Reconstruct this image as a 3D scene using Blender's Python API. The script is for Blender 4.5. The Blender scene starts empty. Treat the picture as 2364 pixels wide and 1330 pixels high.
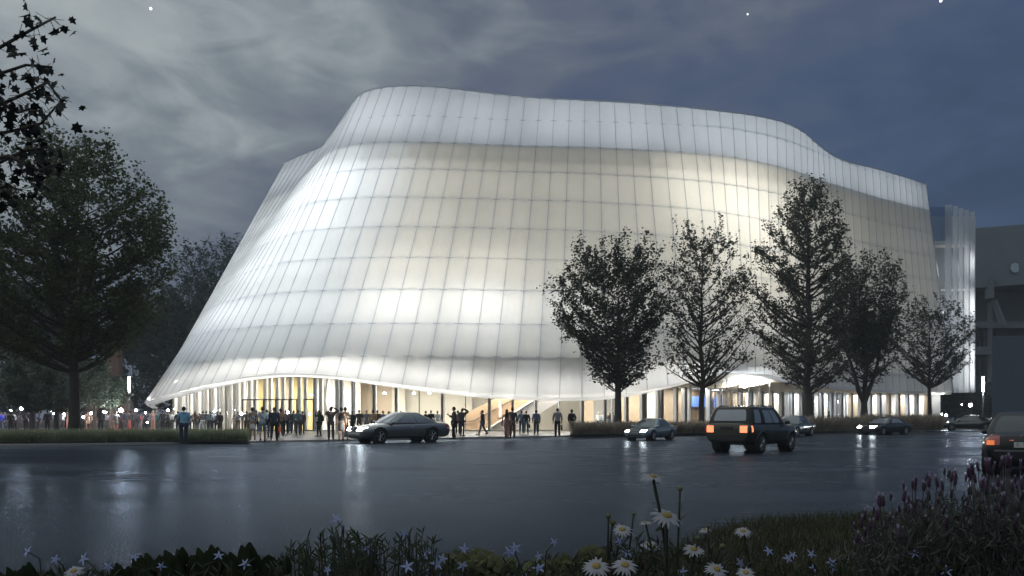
import bpy, bmesh, math, random
import numpy as np
from mathutils import Vector, Matrix, noise

random.seed(7)
SC = bpy.context.scene
COL = SC.collection
F, CX, HY, HC = 1800.0, 1182.0, 962.0, 1.36     # focal length in photo pixels, principal column, horizon row, eye height
PZ = 0.10                                        # height of the plaza above the road
R = math.radians

def P(px, py, d):
    return Vector(((px - CX) / F * d, d, HC + (HY - py) / F * d))
def G(px, fy, z=0.0):
    d = F * (HC - z) / (fy - HY)
    return Vector(((px - CX) / F * d, d, z))
def GX(px, d, z=0.0):
    return Vector(((px - CX) / F * d, d, z))

def interp(tab, k):
    """smooth interpolation through (key, value) pairs"""
    n = len(tab)
    if k <= tab[0][0]: i = 0
    elif k >= tab[-1][0]: i = n - 2
    else:
        i = 0
        while not (tab[i][0] <= k <= tab[i + 1][0]): i += 1
    def sl(j):
        if j <= 0: return (tab[1][1] - tab[0][1]) / (tab[1][0] - tab[0][0])
        if j >= n - 1: return (tab[-1][1] - tab[-2][1]) / (tab[-1][0] - tab[-2][0])
        return (tab[j + 1][1] - tab[j - 1][1]) / (tab[j + 1][0] - tab[j - 1][0])
    x0, y0 = tab[i]; x1, y1 = tab[i + 1]
    h = x1 - x0; t = (k - x0) / h
    if t < 0 or t > 1: return y0 + (k - x0) * (sl(i) if t < 0 else 0) if t < 0 else y1 + (k - x1) * sl(i + 1)
    m0, m1 = sl(i) * h, sl(i + 1) * h
    t2, t3 = t * t, t * t * t
    return (2*t3 - 3*t2 + 1) * y0 + (t3 - 2*t2 + t) * m0 + (-2*t3 + 3*t2) * y1 + (t3 - t2) * m1
def lin(tab, k):
    if k <= tab[0][0]: return tab[0][1]
    for (a, u), (b, v) in zip(tab, tab[1:]):
        if k <= b: return u + (v - u) * (k - a) / (b - a)
    return tab[-1][1]

# ------------------------------------------------------------------ objects
def tag(o, label=None, cat=None, group=None, kind=None):
    if label: o['label'] = label
    if cat: o['category'] = cat
    if group: o['group'] = group
    if kind: o['kind'] = kind
    return o
def empty(name, loc=(0, 0, 0), rz=0.0):
    o = bpy.data.objects.new(name, None); COL.objects.link(o)
    o.location = loc; o.rotation_euler = (0, 0, rz); o.empty_display_size = 0.3
    return o
def world(o):
    if o is None: return Matrix.Identity(4)
    return world(o.parent) @ o.matrix_parent_inverse @ Matrix.LocRotScale(o.location, o.rotation_euler, o.scale)
def attach(o, parent):
    """parents a mesh that was built in world coordinates"""
    o.parent = parent
    if parent is not None: o.matrix_parent_inverse = world(parent).inverted()
    return o
def link(name, me, mat=None, parent=None, local=False):
    o = bpy.data.objects.new(name, me); COL.objects.link(o)
    if mat is not None and len(me.materials) == 0: me.materials.append(mat)
    if parent is not None:
        if local: o.parent = parent
        else: attach(o, parent)
    return o
def shade(me, smooth=True):
    if len(me.polygons): me.polygons.foreach_set('use_smooth', [smooth] * len(me.polygons))

class MB:
    """collects simple shapes into one mesh"""
    def __init__(s): s.v = []; s.f = []
    def add(s, vs, fs):
        b = len(s.v); s.v += [tuple(v) for v in vs]; s.f += [tuple(i + b for i in f) for f in fs]; return s
    def box(s, c, size, rz=0.0, rx=0.0, ry=0.0, M=None):
        x, y, z = size[0] / 2, size[1] / 2, size[2] / 2
        vs = [Vector((a * x, b * y, g * z)) for g in (-1, 1) for a, b in ((-1, -1), (1, -1), (1, 1), (-1, 1))]
        if M is None: M = Matrix.Translation(Vector(c)) @ Matrix.Rotation(rz, 4, 'Z') @ Matrix.Rotation(ry, 4, 'Y') @ Matrix.Rotation(rx, 4, 'X')
        return s.add([M @ v for v in vs], [(3,2,1,0),(4,5,6,7),(0,1,5,4),(1,2,6,5),(2,3,7,6),(3,0,4,7)])
    def hexa(s, a, b):
        """prism between two quads a and b (4 points each)"""
        return s.add(list(a) + list(b), [(3,2,1,0),(4,5,6,7),(0,1,5,4),(1,2,6,5),(2,3,7,6),(3,0,4,7)])
    def prism(s, poly, off):
        n = len(poly); off = Vector(off)
        a = [Vector(p) for p in poly]; b = [p + off for p in a]
        fs = [tuple(range(n))[::-1], tuple(range(n, 2 * n))] + [(i, (i + 1) % n, n + (i + 1) % n, n + i) for i in range(n)]
        return s.add(a + b, fs)
    def tube(s, pts, rad, n=6, cap=True):
        pts = [Vector(p) for p in pts]; vs = []; fs = []
        if not isinstance(rad, (list, tuple)): rad = [rad] * len(pts)
        up = Vector((0, 0, 1)); prev = None
        for i, p in enumerate(pts):
            t = (pts[min(i + 1, len(pts) - 1)] - pts[max(i - 1, 0)])
            if t.length < 1e-9: t = Vector((0, 0, 1))
            t.normalize()
            u = prev if prev is not None else (Vector((1, 0, 0)) if abs(t.z) > .9 else up)
            a = (u - t * u.dot(t))
            if a.length < 1e-6: a = Vector((1, 0, 0)) - t * t.x
            a.normalize(); b = t.cross(a); prev = a
            for j in range(n):
                w = 2 * math.pi * j / n
                vs.append(p + (a * math.cos(w) + b * math.sin(w)) * rad[i])
        for i in range(len(pts) - 1):
            for j in range(n):
                q = (j + 1) % n
                fs.append((i * n + j, i * n + q, (i + 1) * n + q, (i + 1) * n + j))
        if cap: fs += [tuple(range(n))[::-1], tuple(range((len(pts) - 1) * n, len(pts) * n))]
        return s.add(vs, fs)
    def lathe(s, prof, c=(0, 0, 0), n=16, M=None):
        vs = []; fs = []; c = Vector(c)
        for r_, z_ in prof:
            for j in range(n):
                w = 2 * math.pi * j / n
                v = Vector((r_ * math.cos(w), r_ * math.sin(w), z_))
                vs.append((M @ v if M is not None else v) + c)
        for i in range(len(prof) - 1):
            for j in range(n):
                q = (j + 1) % n
                fs.append((i * n + j, i * n + q, (i + 1) * n + q, (i + 1) * n + j))
        fs += [tuple(range(n))[::-1], tuple(range((len(prof) - 1) * n, len(prof) * n))]
        return s.add(vs, fs)
    def ball(s, c, r, n=10, m=6):
        if not isinstance(r, (tuple, list)): r = (r, r, r)
        vs = []; fs = []; c = Vector(c)
        for i in range(m + 1):
            th = math.pi * i / m
            for j in range(n):
                w = 2 * math.pi * j / n
                sr = max(math.sin(th), 0.02)
                vs.append(c + Vector((r[0] * sr * math.cos(w), r[1] * sr * math.sin(w), r[2] * math.cos(th))))
        for i in range(m):
            for j in range(n):
                q = (j + 1) % n
                fs.append((i * n + j, (i + 1) * n + j, (i + 1) * n + q, i * n + q))
        return s.add(vs, fs)
    def grid(s, rows, flip=False):
        n = len(rows[0]); vs = [p for r_ in rows for p in r_]
        fs = []
        for i in range(len(rows) - 1):
            for j in range(n - 1):
                q = (i * n + j, i * n + j + 1, (i + 1) * n + j + 1, (i + 1) * n + j)
                fs.append(q[::-1] if flip else q)
        return s.add(vs, fs)
    def mesh(s, name, smooth=False):
        me = bpy.data.meshes.new(name); me.from_pydata(s.v, [], s.f); me.update()
        if smooth: shade(me)
        return me
    def build(s, name, mat, parent=None, smooth=False, local=False):
        return link(name, s.mesh(name, smooth), mat, parent, local)

def bevelled(o, w=0.02, seg=2):
    m = o.modifiers.new('Bevel', 'BEVEL'); m.width = w; m.segments = seg; m.limit_method = 'ANGLE'; m.angle_limit = R(35)
    return o
def smooth_mesh(me, levels=1):
    """returns a subdivided copy of a mesh"""
    o = bpy.data.objects.new('tmp', me); COL.objects.link(o)
    m = o.modifiers.new('s', 'SUBSURF'); m.levels = levels; m.render_levels = levels
    dg = bpy.context.evaluated_depsgraph_get(); dg.update()
    r = bpy.data.meshes.new_from_object(o.evaluated_get(dg)); bpy.data.objects.remove(o)
    r.name = me.name; shade(r)
    return r

# ------------------------------------------------------------------ materials
_M = {}
def nodes(name):
    m = bpy.data.materials.new(name); m.use_nodes = True
    nt = m.node_tree
    return m, nt, nt.nodes['Principled BSDF'], nt.nodes['Material Output']
def mat(name, col, rough=0.6, metal=0.0, spec=0.5, var=0.12, scale=6.0, bump=0.0, coat=0.0, emit=None, strength=0.0, trans=0.0):
    if name in _M: return _M[name]
    m, nt, b, out = nodes(name)
    N, L = nt.nodes, nt.links
    b.inputs['Roughness'].default_value = rough; b.inputs['Metallic'].default_value = metal
    b.inputs['Specular IOR Level'].default_value = spec; b.inputs['Coat Weight'].default_value = coat
    tc = N.new('ShaderNodeTexCoord'); nz = N.new('ShaderNodeTexNoise')
    nz.inputs['Scale'].default_value = scale; nz.inputs['Detail'].default_value = 5
    L.new(tc.outputs['Object'], nz.inputs['Vector'])
    mx = N.new('ShaderNodeMix'); mx.data_type = 'RGBA'
    c = Vector(col)
    mx.inputs['A'].default_value = (*(c * (1 - var)), 1); mx.inputs['B'].default_value = (*[min(x * (1 + var), 1) for x in c], 1)
    L.new(nz.outputs['Fac'], mx.inputs['Factor']); L.new(mx.outputs['Result'], b.inputs['Base Color'])
    if bump:
        bp = N.new('ShaderNodeBump'); bp.inputs['Strength'].default_value = bump; bp.inputs['Distance'].default_value = 0.05
        L.new(nz.outputs['Fac'], bp.inputs['Height']); L.new(bp.outputs['Normal'], b.inputs['Normal'])
    if emit is not None:
        b.inputs['Emission Color'].default_value = (*emit, 1); b.inputs['Emission Strength'].default_value = strength
    if trans: b.inputs['Transmission Weight'].default_value = trans
    _M[name] = m
    return m
def glow(name, col, s):
    return mat(name, col, 0.4, emit=col, strength=s, var=0.0)
def leafmat(name, c1, c2, scale=0.5, rough=0.55, trans=0.25):
    """leaves: colour changes from clump to clump and leaf to leaf, a little light passes through"""
    if name in _M: return _M[name]
    m, nt, b, out = nodes(name); N, L = nt.nodes, nt.links
    geo = N.new('ShaderNodeNewGeometry'); tc = N.new('ShaderNodeTexCoord'); nz = N.new('ShaderNodeTexNoise')
    nz.inputs['Scale'].default_value = scale; nz.inputs['Detail'].default_value = 3
    L.new(tc.outputs['Object'], nz.inputs['Vector'])
    ad = N.new('ShaderNodeMath'); ad.operation = 'MULTIPLY_ADD'; ad.inputs[1].default_value = 0.5
    L.new(geo.outputs['Random Per Island'], ad.inputs[0]); 
    sb = N.new('ShaderNodeMath'); sb.operation = 'MULTIPLY_ADD'; sb.inputs[1].default_value = 1.6; sb.inputs[2].default_value = -0.5
    L.new(nz.outputs['Fac'], sb.inputs[0]); L.new(sb.outputs[0], ad.inputs[2])
    mx = N.new('ShaderNodeMix'); mx.data_type = 'RGBA'; mx.clamp_factor = True
    mx.inputs['A'].default_value = (*c1, 1); mx.inputs['B'].default_value = (*c2, 1)
    L.new(ad.outputs[0], mx.inputs['Factor']); L.new(mx.outputs['Result'], b.inputs['Base Color'])
    b.inputs['Roughness'].default_value = rough; b.inputs['Specular IOR Level'].default_value = 0.3
    if trans:
        t = N.new('ShaderNodeBsdfTranslucent'); L.new(mx.outputs['Result'], t.inputs['Color'])
        ms = N.new('ShaderNodeMixShader'); ms.inputs[0].default_value = trans
        L.new(b.outputs[0], ms.inputs[1]); L.new(t.outputs[0], ms.inputs[2]); L.new(ms.outputs[0], out.inputs['Surface'])
    _M[name] = m
    return m
def glassmat(name, tint=(0.9, 0.93, 0.95), refl=0.12, rough=0.03):
    """thin clear pane: mostly lets light straight through, reflects at grazing angles"""
    if name in _M: return _M[name]
    m, nt, b, out = nodes(name); N, L = nt.nodes, nt.links
    N.remove(b)
    tr = N.new('ShaderNodeBsdfTransparent'); tr.inputs['Color'].default_value = (*tint, 1)
    gl = N.new('ShaderNodeBsdfGlossy'); gl.inputs['Roughness'].default_value = rough; gl.inputs['Color'].default_value = (0.9, 0.93, 1, 1)
    lw = N.new('ShaderNodeLayerWeight'); lw.inputs['Blend'].default_value = 0.35
    ml = N.new('ShaderNodeMath'); ml.operation = 'MULTIPLY_ADD'; ml.inputs[1].default_value = 0.6; ml.inputs[2].default_value = refl * 0.5
    L.new(lw.outputs['Fresnel'], ml.inputs[0])
    ms = N.new('ShaderNodeMixShader'); L.new(ml.outputs[0], ms.inputs[0]); L.new(tr.outputs[0], ms.inputs[1]); L.new(gl.outputs[0], ms.inputs[2])
    L.new(ms.outputs[0], out.inputs['Surface'])
    _M[name] = m
    return m
def lamp(name, kind, loc, energy, col=(1, 1, 1), size=1.0, size_y=None, target=None, spread=None):
    ld = bpy.data.lights.new(name, kind); ld.energy = energy; ld.color = col
    if kind == 'AREA':
        ld.shape = 'RECTANGLE'; ld.size = size; ld.size_y = size_y or size
        if spread: ld.spread = spread
    elif kind in ('POINT', 'SPOT'): ld.shadow_soft_size = size
    o = bpy.data.objects.new(name, ld); COL.objects.link(o); o.location = loc
    if target is not None:
        o.rotation_euler = (Vector(target) - Vector(loc)).to_track_quat('-Z', 'Y').to_euler()
    return o
# ================================================================== sky
def make_world():
    w = bpy.data.worlds.new("World"); SC.world = w; w.use_nodes = True
    nt = w.node_tree; N, L = nt.nodes, nt.links
    bg = N['Background']; out = N['World Output']
    tc = N.new('ShaderNodeTexCoord')
    def dot(v, src):
        n = N.new('ShaderNodeVectorMath'); n.operation = 'DOT_PRODUCT'; n.inputs[1].default_value = v
        L.new(src, n.inputs[0]); return n.outputs['Value']
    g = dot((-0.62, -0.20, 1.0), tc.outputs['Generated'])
    mp = N.new('ShaderNodeMapping'); mp.inputs['Scale'].default_value = (1.0, 1.0, 2.3); mp.inputs['Rotation'].default_value = (0, R(14), 0)
    L.new(tc.outputs['Generated'], mp.inputs['Vector'])
    n1 = N.new('ShaderNodeTexNoise'); n1.inputs['Scale'].default_value = 3.4; n1.inputs['Detail'].default_value = 9
    n1.inputs['Roughness'].default_value = 0.58; n1.inputs['Distortion'].default_value = 0.55
    L.new(mp.outputs[0], n1.inputs['Vector'])
    n2 = N.new('ShaderNodeTexNoise'); n2.inputs['Scale'].default_value = 11.0; n2.inputs['Detail'].default_value = 9; n2.inputs['Distortion'].default_value = 0.8
    L.new(mp.outputs[0], n2.inputs['Vector'])
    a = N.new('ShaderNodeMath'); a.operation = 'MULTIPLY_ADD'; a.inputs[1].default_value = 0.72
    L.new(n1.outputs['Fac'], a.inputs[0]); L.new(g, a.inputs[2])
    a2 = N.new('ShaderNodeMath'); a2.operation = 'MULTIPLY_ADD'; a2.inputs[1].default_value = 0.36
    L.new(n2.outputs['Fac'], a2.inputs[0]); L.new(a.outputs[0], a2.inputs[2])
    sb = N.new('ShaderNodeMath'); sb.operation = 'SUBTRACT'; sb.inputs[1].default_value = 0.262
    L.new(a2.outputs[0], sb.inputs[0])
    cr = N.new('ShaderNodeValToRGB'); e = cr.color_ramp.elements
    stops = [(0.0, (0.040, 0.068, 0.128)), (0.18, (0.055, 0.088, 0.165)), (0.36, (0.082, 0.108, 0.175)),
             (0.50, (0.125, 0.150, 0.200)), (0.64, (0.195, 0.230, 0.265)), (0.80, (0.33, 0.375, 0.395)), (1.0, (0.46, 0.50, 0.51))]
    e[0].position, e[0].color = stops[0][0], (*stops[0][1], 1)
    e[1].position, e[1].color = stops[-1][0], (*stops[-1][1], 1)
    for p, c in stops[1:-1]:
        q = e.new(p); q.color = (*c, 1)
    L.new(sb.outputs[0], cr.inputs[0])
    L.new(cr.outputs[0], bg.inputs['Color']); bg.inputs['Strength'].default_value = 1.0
    sky = N.new('ShaderNodeTexSky'); sky.sky_type = 'NISHITA'; sky.sun_disc = False
    sky.sun_elevation = R(1.0); sky.sun_rotation = R(-60)
    b2 = N.new('ShaderNodeBackground'); L.new(sky.outputs[0], b2.inputs['Color']); b2.inputs['Strength'].default_value = 0.004
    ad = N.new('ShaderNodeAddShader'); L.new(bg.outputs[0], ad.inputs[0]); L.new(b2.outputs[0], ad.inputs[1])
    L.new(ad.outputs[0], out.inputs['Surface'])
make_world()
sun = bpy.data.lights.new('sun', 'SUN'); sun.energy = 0.05; sun.angle = R(25); sun.color = (0.8, 0.9, 1.0)
so = bpy.data.objects.new('sun', sun); COL.objects.link(so); so.rotation_euler = (R(48), 0, R(-140))

for i, (px, py, r_, lb) in enumerate([(348, 20, 3.2, 'white star high in the pale cloud above the tallest leafy tree'),
                       (370, 483, 3.2, 'white star low in the dark sky just right of the leafy tree crown'),
                       (1726, 33, 1.9, 'small faint star in the dark cloud above the hall roof'),
                       (2172, 2, 3.2, 'white star at the very top of the deep blue sky')]):
    d = 700.0
    s_ = MB().ball(P(px, py, d), r_ / F * d, 10, 8).build('star', glow('star_light', (1, 1, 1), 2.0), smooth=True)
    tag(s_, lb, 'star', 'stars in the evening sky')

# ================================================================== ground, road, plaza
def kerbY(x): return 49.54 + 0.6624 * x
KD = Vector((0.8337, 0.5522, 0)); KN = Vector((-0.5522, 0.8337, 0))     # along the kerb, away from the road
K0 = Vector((0, 49.54, 0))
def kp(s, t, z=0.0):
    v = K0 + KD * s + KN * t; return Vector((v.x, v.y, z))

def asphalt():
    m, nt, b, out = nodes('wet_asphalt'); N, L = nt.nodes, nt.links
    tc = N.new('ShaderNodeTexCoord')
    big = N.new('ShaderNodeTexNoise'); big.inputs['Scale'].default_value = 0.16; big.inputs['Detail'].default_value = 6
    mpb = N.new('ShaderNodeMapping'); mpb.inputs['Rotation'].default_value = (0, 0, R(-20)); mpb.inputs['Scale'].default_value = (0.35, 1.6, 1)
    L.new(tc.outputs['Object'], mpb.inputs['Vector']); L.new(mpb.outputs[0], big.inputs['Vector'])
    fine = N.new('ShaderNodeTexNoise'); fine.inputs['Scale'].default_value = 34; fine.inputs['Detail'].default_value = 4
    L.new(tc.outputs['Object'], fine.inputs['Vector'])
    wav = N.new('ShaderNodeTexNoise'); wav.inputs['Scale'].default_value = 2.2; wav.inputs['Detail'].default_value = 5
    mpw = N.new('ShaderNodeMapping'); mpw.inputs['Rotation'].default_value = (0, 0, R(-8)); mpw.inputs['Scale'].default_value = (0.5, 1.0, 1)
    L.new(tc.outputs['Object'], mpw.inputs['Vector']); L.new(mpw.outputs[0], wav.inputs['Vector'])
    mx = N.new('ShaderNodeMix'); mx.data_type = 'RGBA'
    mx.inputs['A'].default_value = (0.012, 0.016, 0.024, 1); mx.inputs['B'].default_value = (0.070, 0.080, 0.098, 1)
    L.new(fine.outputs['Fac'], mx.inputs['Factor']); L.new(mx.outputs['Result'], b.inputs['Base Color'])
    rr = N.new('ShaderNodeMapRange'); rr.inputs['From Min'].default_value = 0.36; rr.inputs['From Max'].default_value = 0.66
    rr.inputs['To Min'].default_value = 0.13; rr.inputs['To Max'].default_value = 0.34
    L.new(big.outputs['Fac'], rr.inputs['Value']); L.new(rr.outputs[0], b.inputs['Roughness'])
    b.inputs['Specular IOR Level'].default_value = 0.0
    b1 = N.new('ShaderNodeBump'); b1.inputs['Strength'].default_value = 0.5; b1.inputs['Distance'].default_value = 0.02
    L.new(wav.outputs['Fac'], b1.inputs['Height'])
    b2 = N.new('ShaderNodeBump'); b2.inputs['Strength'].default_value = 0.9; b2.inputs['Distance'].default_value = 0.012
    L.new(fine.outputs['Fac'], b2.inputs['Height']); L.new(b1.outputs[0], b2.inputs['Normal']); L.new(b2.outputs[0], b.inputs['Normal'])
    gl = N.new('ShaderNodeBsdfGlossy'); gl.inputs['Color'].default_value = (0.70, 0.82, 1.0, 1)
    L.new(rr.outputs[0], gl.inputs['Roughness']); L.new(b2.outputs[0], gl.inputs['Normal'])
    lw = N.new('ShaderNodeLayerWeight'); lw.inputs['Blend'].default_value = 0.5
    mr = N.new('ShaderNodeMapRange'); mr.inputs['From Min'].default_value = 0.80; mr.inputs['From Max'].default_value = 0.965
    mr.inputs['To Min'].default_value = 0.022; mr.inputs['To Max'].default_value = 0.24
    L.new(lw.outputs['Facing'], mr.inputs['Value'])
    ms = N.new('ShaderNodeMixShader'); L.new(mr.outputs[0], ms.inputs[0]); L.new(b.outputs[0], ms.inputs[1]); L.new(gl.outputs[0], ms.inputs[2])
    L.new(ms.outputs[0], out.inputs['Surface'])
    return m
M_ASPH = asphalt()
def paving():
    m, nt, b, out = nodes('granite_paving'); N, L = nt.nodes, nt.links
    tc = N.new('ShaderNodeTexCoord'); mp = N.new('ShaderNodeMapping'); mp.inputs['Rotation'].default_value = (0, 0, R(-33.5))
    L.new(tc.outputs['Object'], mp.inputs['Vector'])
    br = N.new('ShaderNodeTexBrick'); br.inputs['Scale'].default_value = 1.0; br.inputs['Brick Width'].default_value = 1.2; br.inputs['Row Height'].default_value = 0.6
    br.inputs['Mortar Size'].default_value = 0.012; br.inputs['Color1'].default_value = (0.20, 0.20, 0.20, 1); br.inputs['Color2'].default_value = (0.27, 0.265, 0.255, 1)
    br.inputs['Mortar'].default_value = (0.09, 0.09, 0.09, 1)
    L.new(mp.outputs[0], br.inputs['Vector'])
    nz = N.new('ShaderNodeTexNoise'); nz.inputs['Scale'].default_value = 1.3; nz.inputs['Detail'].default_value = 8; L.new(tc.outputs['Object'], nz.inputs['Vector'])
    mx = N.new('ShaderNodeMix'); mx.data_type = 'RGBA'; mx.blend_type = 'MULTIPLY'; mx.inputs['Factor'].default_value = 0.6
    L.new(br.outputs['Color'], mx.inputs['A']); L.new(nz.outputs['Color'], mx.inputs['B']); L.new(mx.outputs['Result'], b.inputs['Base Color'])
    rr = N.new('ShaderNodeMapRange'); rr.inputs['To Min'].default_value = 0.18; rr.inputs['To Max'].default_value = 0.55
    L.new(nz.outputs['Fac'], rr.inputs['Value']); L.new(rr.outputs[0], b.inputs['Roughness'])
    return m
M_PAVE = paving()
M_EARTH = mat('dark_earth', (0.03, 0.034, 0.026), 0.95, var=0.4, scale=0.8)
M_KERB = mat('kerb_stone', (0.30, 0.30, 0.29), 0.5, var=0.15, scale=3)

g_ = MB().add([(-400, -120, -0.06), (400, -120, -0.06), (400, 460, -0.06), (-400, 460, -0.06)], [(0, 1, 2, 3)]).build('ground', M_EARTH)
tag(g_, kind='structure')
rd = MB().add([kp(-190, -70), kp(300, -70), kp(300, 0), kp(-190, 0)], [(0, 1, 2, 3)]).build('road', M_ASPH); tag(rd, kind='structure')
pv = MB().prism([kp(-190, 0.25, -0.05), kp(300, 0.25, -0.05), kp(300, 62, -0.05), kp(-190, 62, -0.05)], (0, 0, PZ + 0.05)).build('plaza', M_PAVE); tag(pv, kind='structure')
kb = MB()
s_ = -150.0
while s_ < 220:
    kb.box(kp(s_ + 0.6, 0.125, PZ / 2 - 0.012), (1.192, 0.246, PZ + 0.03), math.atan2(KD.y, KD.x)); s_ += 1.2
k_ = kb.build('kerb', M_KERB); bevelled(k_, 0.012, 2); tag(k_, kind='structure')

# planted verge in front of the camera: a low bank
def bank(x, y):
    edge = 6.3 + 4.3 / (1 + math.exp(-(x - 1.9) * 1.7)) - 0.10 * max(x - 5, 0)
    edge = min(edge, 11)
    hi = 0.80
    t = (y - 1.6) / max(edge - 1.6, 0.1)
    if t >= 1: return -0.04
    t = max(t, 0)
    prof = (1 - t) ** (1.25 if x < 1 else 1.1)
    return hi * prof + 0.03 * noise.noise(Vector((x * 1.3, y * 1.3, 0.2))) * (1 - t)
rows = []
for j in range(64):
    y = -2 + j * 0.22
    rows.append([(x * 0.25, y, bank(x * 0.25, y)) for x in range(-56, 60)])
vg = MB().grid(rows).build('verge', mat('verge_soil', (0.022, 0.022, 0.014), 0.95, var=0.4, scale=5, bump=0.4), smooth=True); tag(vg, kind='structure')

# red carpet on the plaza at the left, in front of the sculpture
cz = PZ + 0.004
cp = MB().prism([GX(-250, 58.5, cz), GX(352, 62.5, cz), GX(352, 72, cz), GX(-250, 70, cz)], (0, 0, 0.012)).build('carpet', mat('red_carpet', (0.42, 0.07, 0.055), 0.95, var=0.12, scale=3))
tag(cp, 'wide red carpet laid on the plaza under the crowd at the left', 'carpet')
# ================================================================== the concert hall
KL, KL2 = 1.22, 2.3
TOPX = [(-33,655),(-30,697),(-27,743),(-25,758),(-23,773),(-21,788),(-19,804),(-17,822),(-16,835),(-15,856),(-14,882),(-13,910),(-12,941),(-11,974),(-10,1008),(-9,1042),(-7,1109),(-5,1178),(-3,1247),(0,1350),(3,1453),(5,1525),(7,1597),(9,1661),(11,1719),(13,1770),(15,1814),(17,1848),(19,1876),(21,1900),(23,1927),(25,1961),(28,2014),(31,2061),(34,2102),(37,2138)]
TOPX = [(a, b) for a, b in TOPX]
TOPY = [(-33,379),(-30,360),(-27,341),(-25,322),(-23,302),(-21,280),(-19,256),(-17,231),(-16,219),(-15,210),(-14,204.5),(-13,201.5),(-12,200),(-11,200.5),(-10,203),(-9,206),(-7,214),(-5,222),(-3,228),(0,233),(3,239),(5,244.5),(7,251),(9,258),(11,265),(13,274),(15,286),(17,303),(19,325),(21,346),(23,363),(25,376),(28,389),(31,402),(34,415),(37,428)]
TOPD = [(-33,97.5),(-27,91.7),(-17,77.9),(-14,76.2),(-12,75.8),(-5,76.8),(0,76.8),(9,77.7),(13,79.8),(16,82),(19,84.3),(24,87.5),(30,93),(37,97.5)]
BOTX = [(-33,347),(-30,340),(-28,336),(-27,335),(-26,341),(-25,350),(-24,362),(-23,376),(-22,393),(-21,412),(-20,434),(-19,458),(-18,486),(-17,517),(-16,553),(-15,591),(-14,633),(-13,679),(-11,776),(-9,875),(-7,981),(-5,1084),(-3,1188),(0,1343),(2,1446),(4,1542),(5,1589),(6,1626),(7,1655),(8,1680),(9,1703),(10,1725),(15,1822),(20,1912),(25,1995),(30,2078),(37,2198)]
BOTY = [(-33,937),(-30,933),(-28,931),(-27,930),(-25,924),(-23,915),(-21,906),(-19,894),(-17,882),(-16,873),(-15,867),(-14,863),(-13,862),(-11,868),(-9,882),(-7,896),(-5,908),(-3,915),(0,918),(2,910),(4,890),(5,878),(6,869),(7,862),(8,859),(9,857),(10,857),(11,860),(13,867),(15,877),(20,890),(25,897),(30,902),(37,906)]
BOTD = [(-33,79),(-30,74),(-27,70),(-22,67),(-17,64.5),(-13,62.5),(-9,61.2),(-5,61),(0,62.5),(5,67),(10,73),(15,77.5),(20,81.5),(30,88.5),(37,93)]
TAIL_T = {38: None}
def top_pt(k):
    if k < -33:
        a = (-33 - k) / 6.0; b0 = top_pt(-33); return b0 + Vector((-1.5 * a - 0.6 * a * a, 9 * a, -0.6 * a))
    return P(interp(TOPX, k), interp(TOPY, k), interp(TOPD, k))
def bot_pt(k):
    if k < -33:
        a = (-33 - k) / 6.0; b0 = bot_pt(-33); return b0 + Vector((-3.6 * a, 9.5 * a, 0.2 * a))
    return P(interp(BOTX, k), interp(BOTY, k), interp(BOTD, k))
def seam(k, t):
    return bot_pt(k).lerp(top_pt(k), t)
def at_h(k, h):
    a, b = bot_pt(k), top_pt(k); return a.lerp(b, (h - a.z) / (b.z - a.z))
def inward(k, t=0.5, w=1.0):
    u = seam(min(k + w, 37), t) - seam(max(k - w, -38), t); n = Vector((-u.y, u.x, 0)); n.normalize(); return n
KMIN, KMAX = -38, 37

def skin_material():
    m, nt, b, out = nodes('frosted_glass_skin'); N, L = nt.nodes, nt.links
    N.remove(b)
    tc = N.new('ShaderNodeTexCoord'); nz = N.new('ShaderNodeTexNoise'); nz.inputs['Scale'].default_value = 0.35; nz.inputs['Detail'].default_value = 4
    L.new(tc.outputs['Object'], nz.inputs['Vector'])
    mx = N.new('ShaderNodeMix'); mx.data_type = 'RGBA'; mx.inputs['A'].default_value = (0.70, 0.72, 0.73, 1); mx.inputs['B'].default_value = (0.86, 0.87, 0.86, 1)
    L.new(nz.outputs['Fac'], mx.inputs['Factor'])
    t = N.new('ShaderNodeBsdfTranslucent'); L.new(mx.outputs['Result'], t.inputs['Color'])
    d = N.new('ShaderNodeBsdfDiffuse'); d.inputs['Color'].default_value = (0.7, 0.73, 0.76, 1)
    tr = N.new('ShaderNodeBsdfTransparent'); tr.inputs['Color'].default_value = (0.93, 0.96, 0.98, 1)
    gl = N.new('ShaderNodeBsdfGlossy'); gl.inputs['Roughness'].default_value = 0.12
    s1 = N.new('ShaderNodeMixShader'); s1.inputs[0].default_value = 0.20; L.new(t.outputs[0], s1.inputs[1]); L.new(d.outputs[0], s1.inputs[2])
    s2 = N.new('ShaderNodeMixShader'); s2.inputs[0].default_value = 0.14; L.new(s1.outputs[0], s2.inputs[1]); L.new(tr.outputs[0], s2.inputs[2])
    lw = N.new('ShaderNodeLayerWeight'); lw.inputs['Blend'].default_value = 0.25
    ml = N.new('ShaderNodeMath'); ml.operation = 'MULTIPLY'; ml.inputs[1].default_value = 0.45; L.new(lw.outputs['Fresnel'], ml.inputs[0])
    s3 = N.new('ShaderNodeMixShader'); L.new(ml.outputs[0], s3.inputs[0]); L.new(s2.outputs[0], s3.inputs[1]); L.new(gl.outputs[0], s3.inputs[2])
    L.new(s3.outputs[0], out.inputs['Surface'])
    return m
M_SKIN = skin_material()
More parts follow.
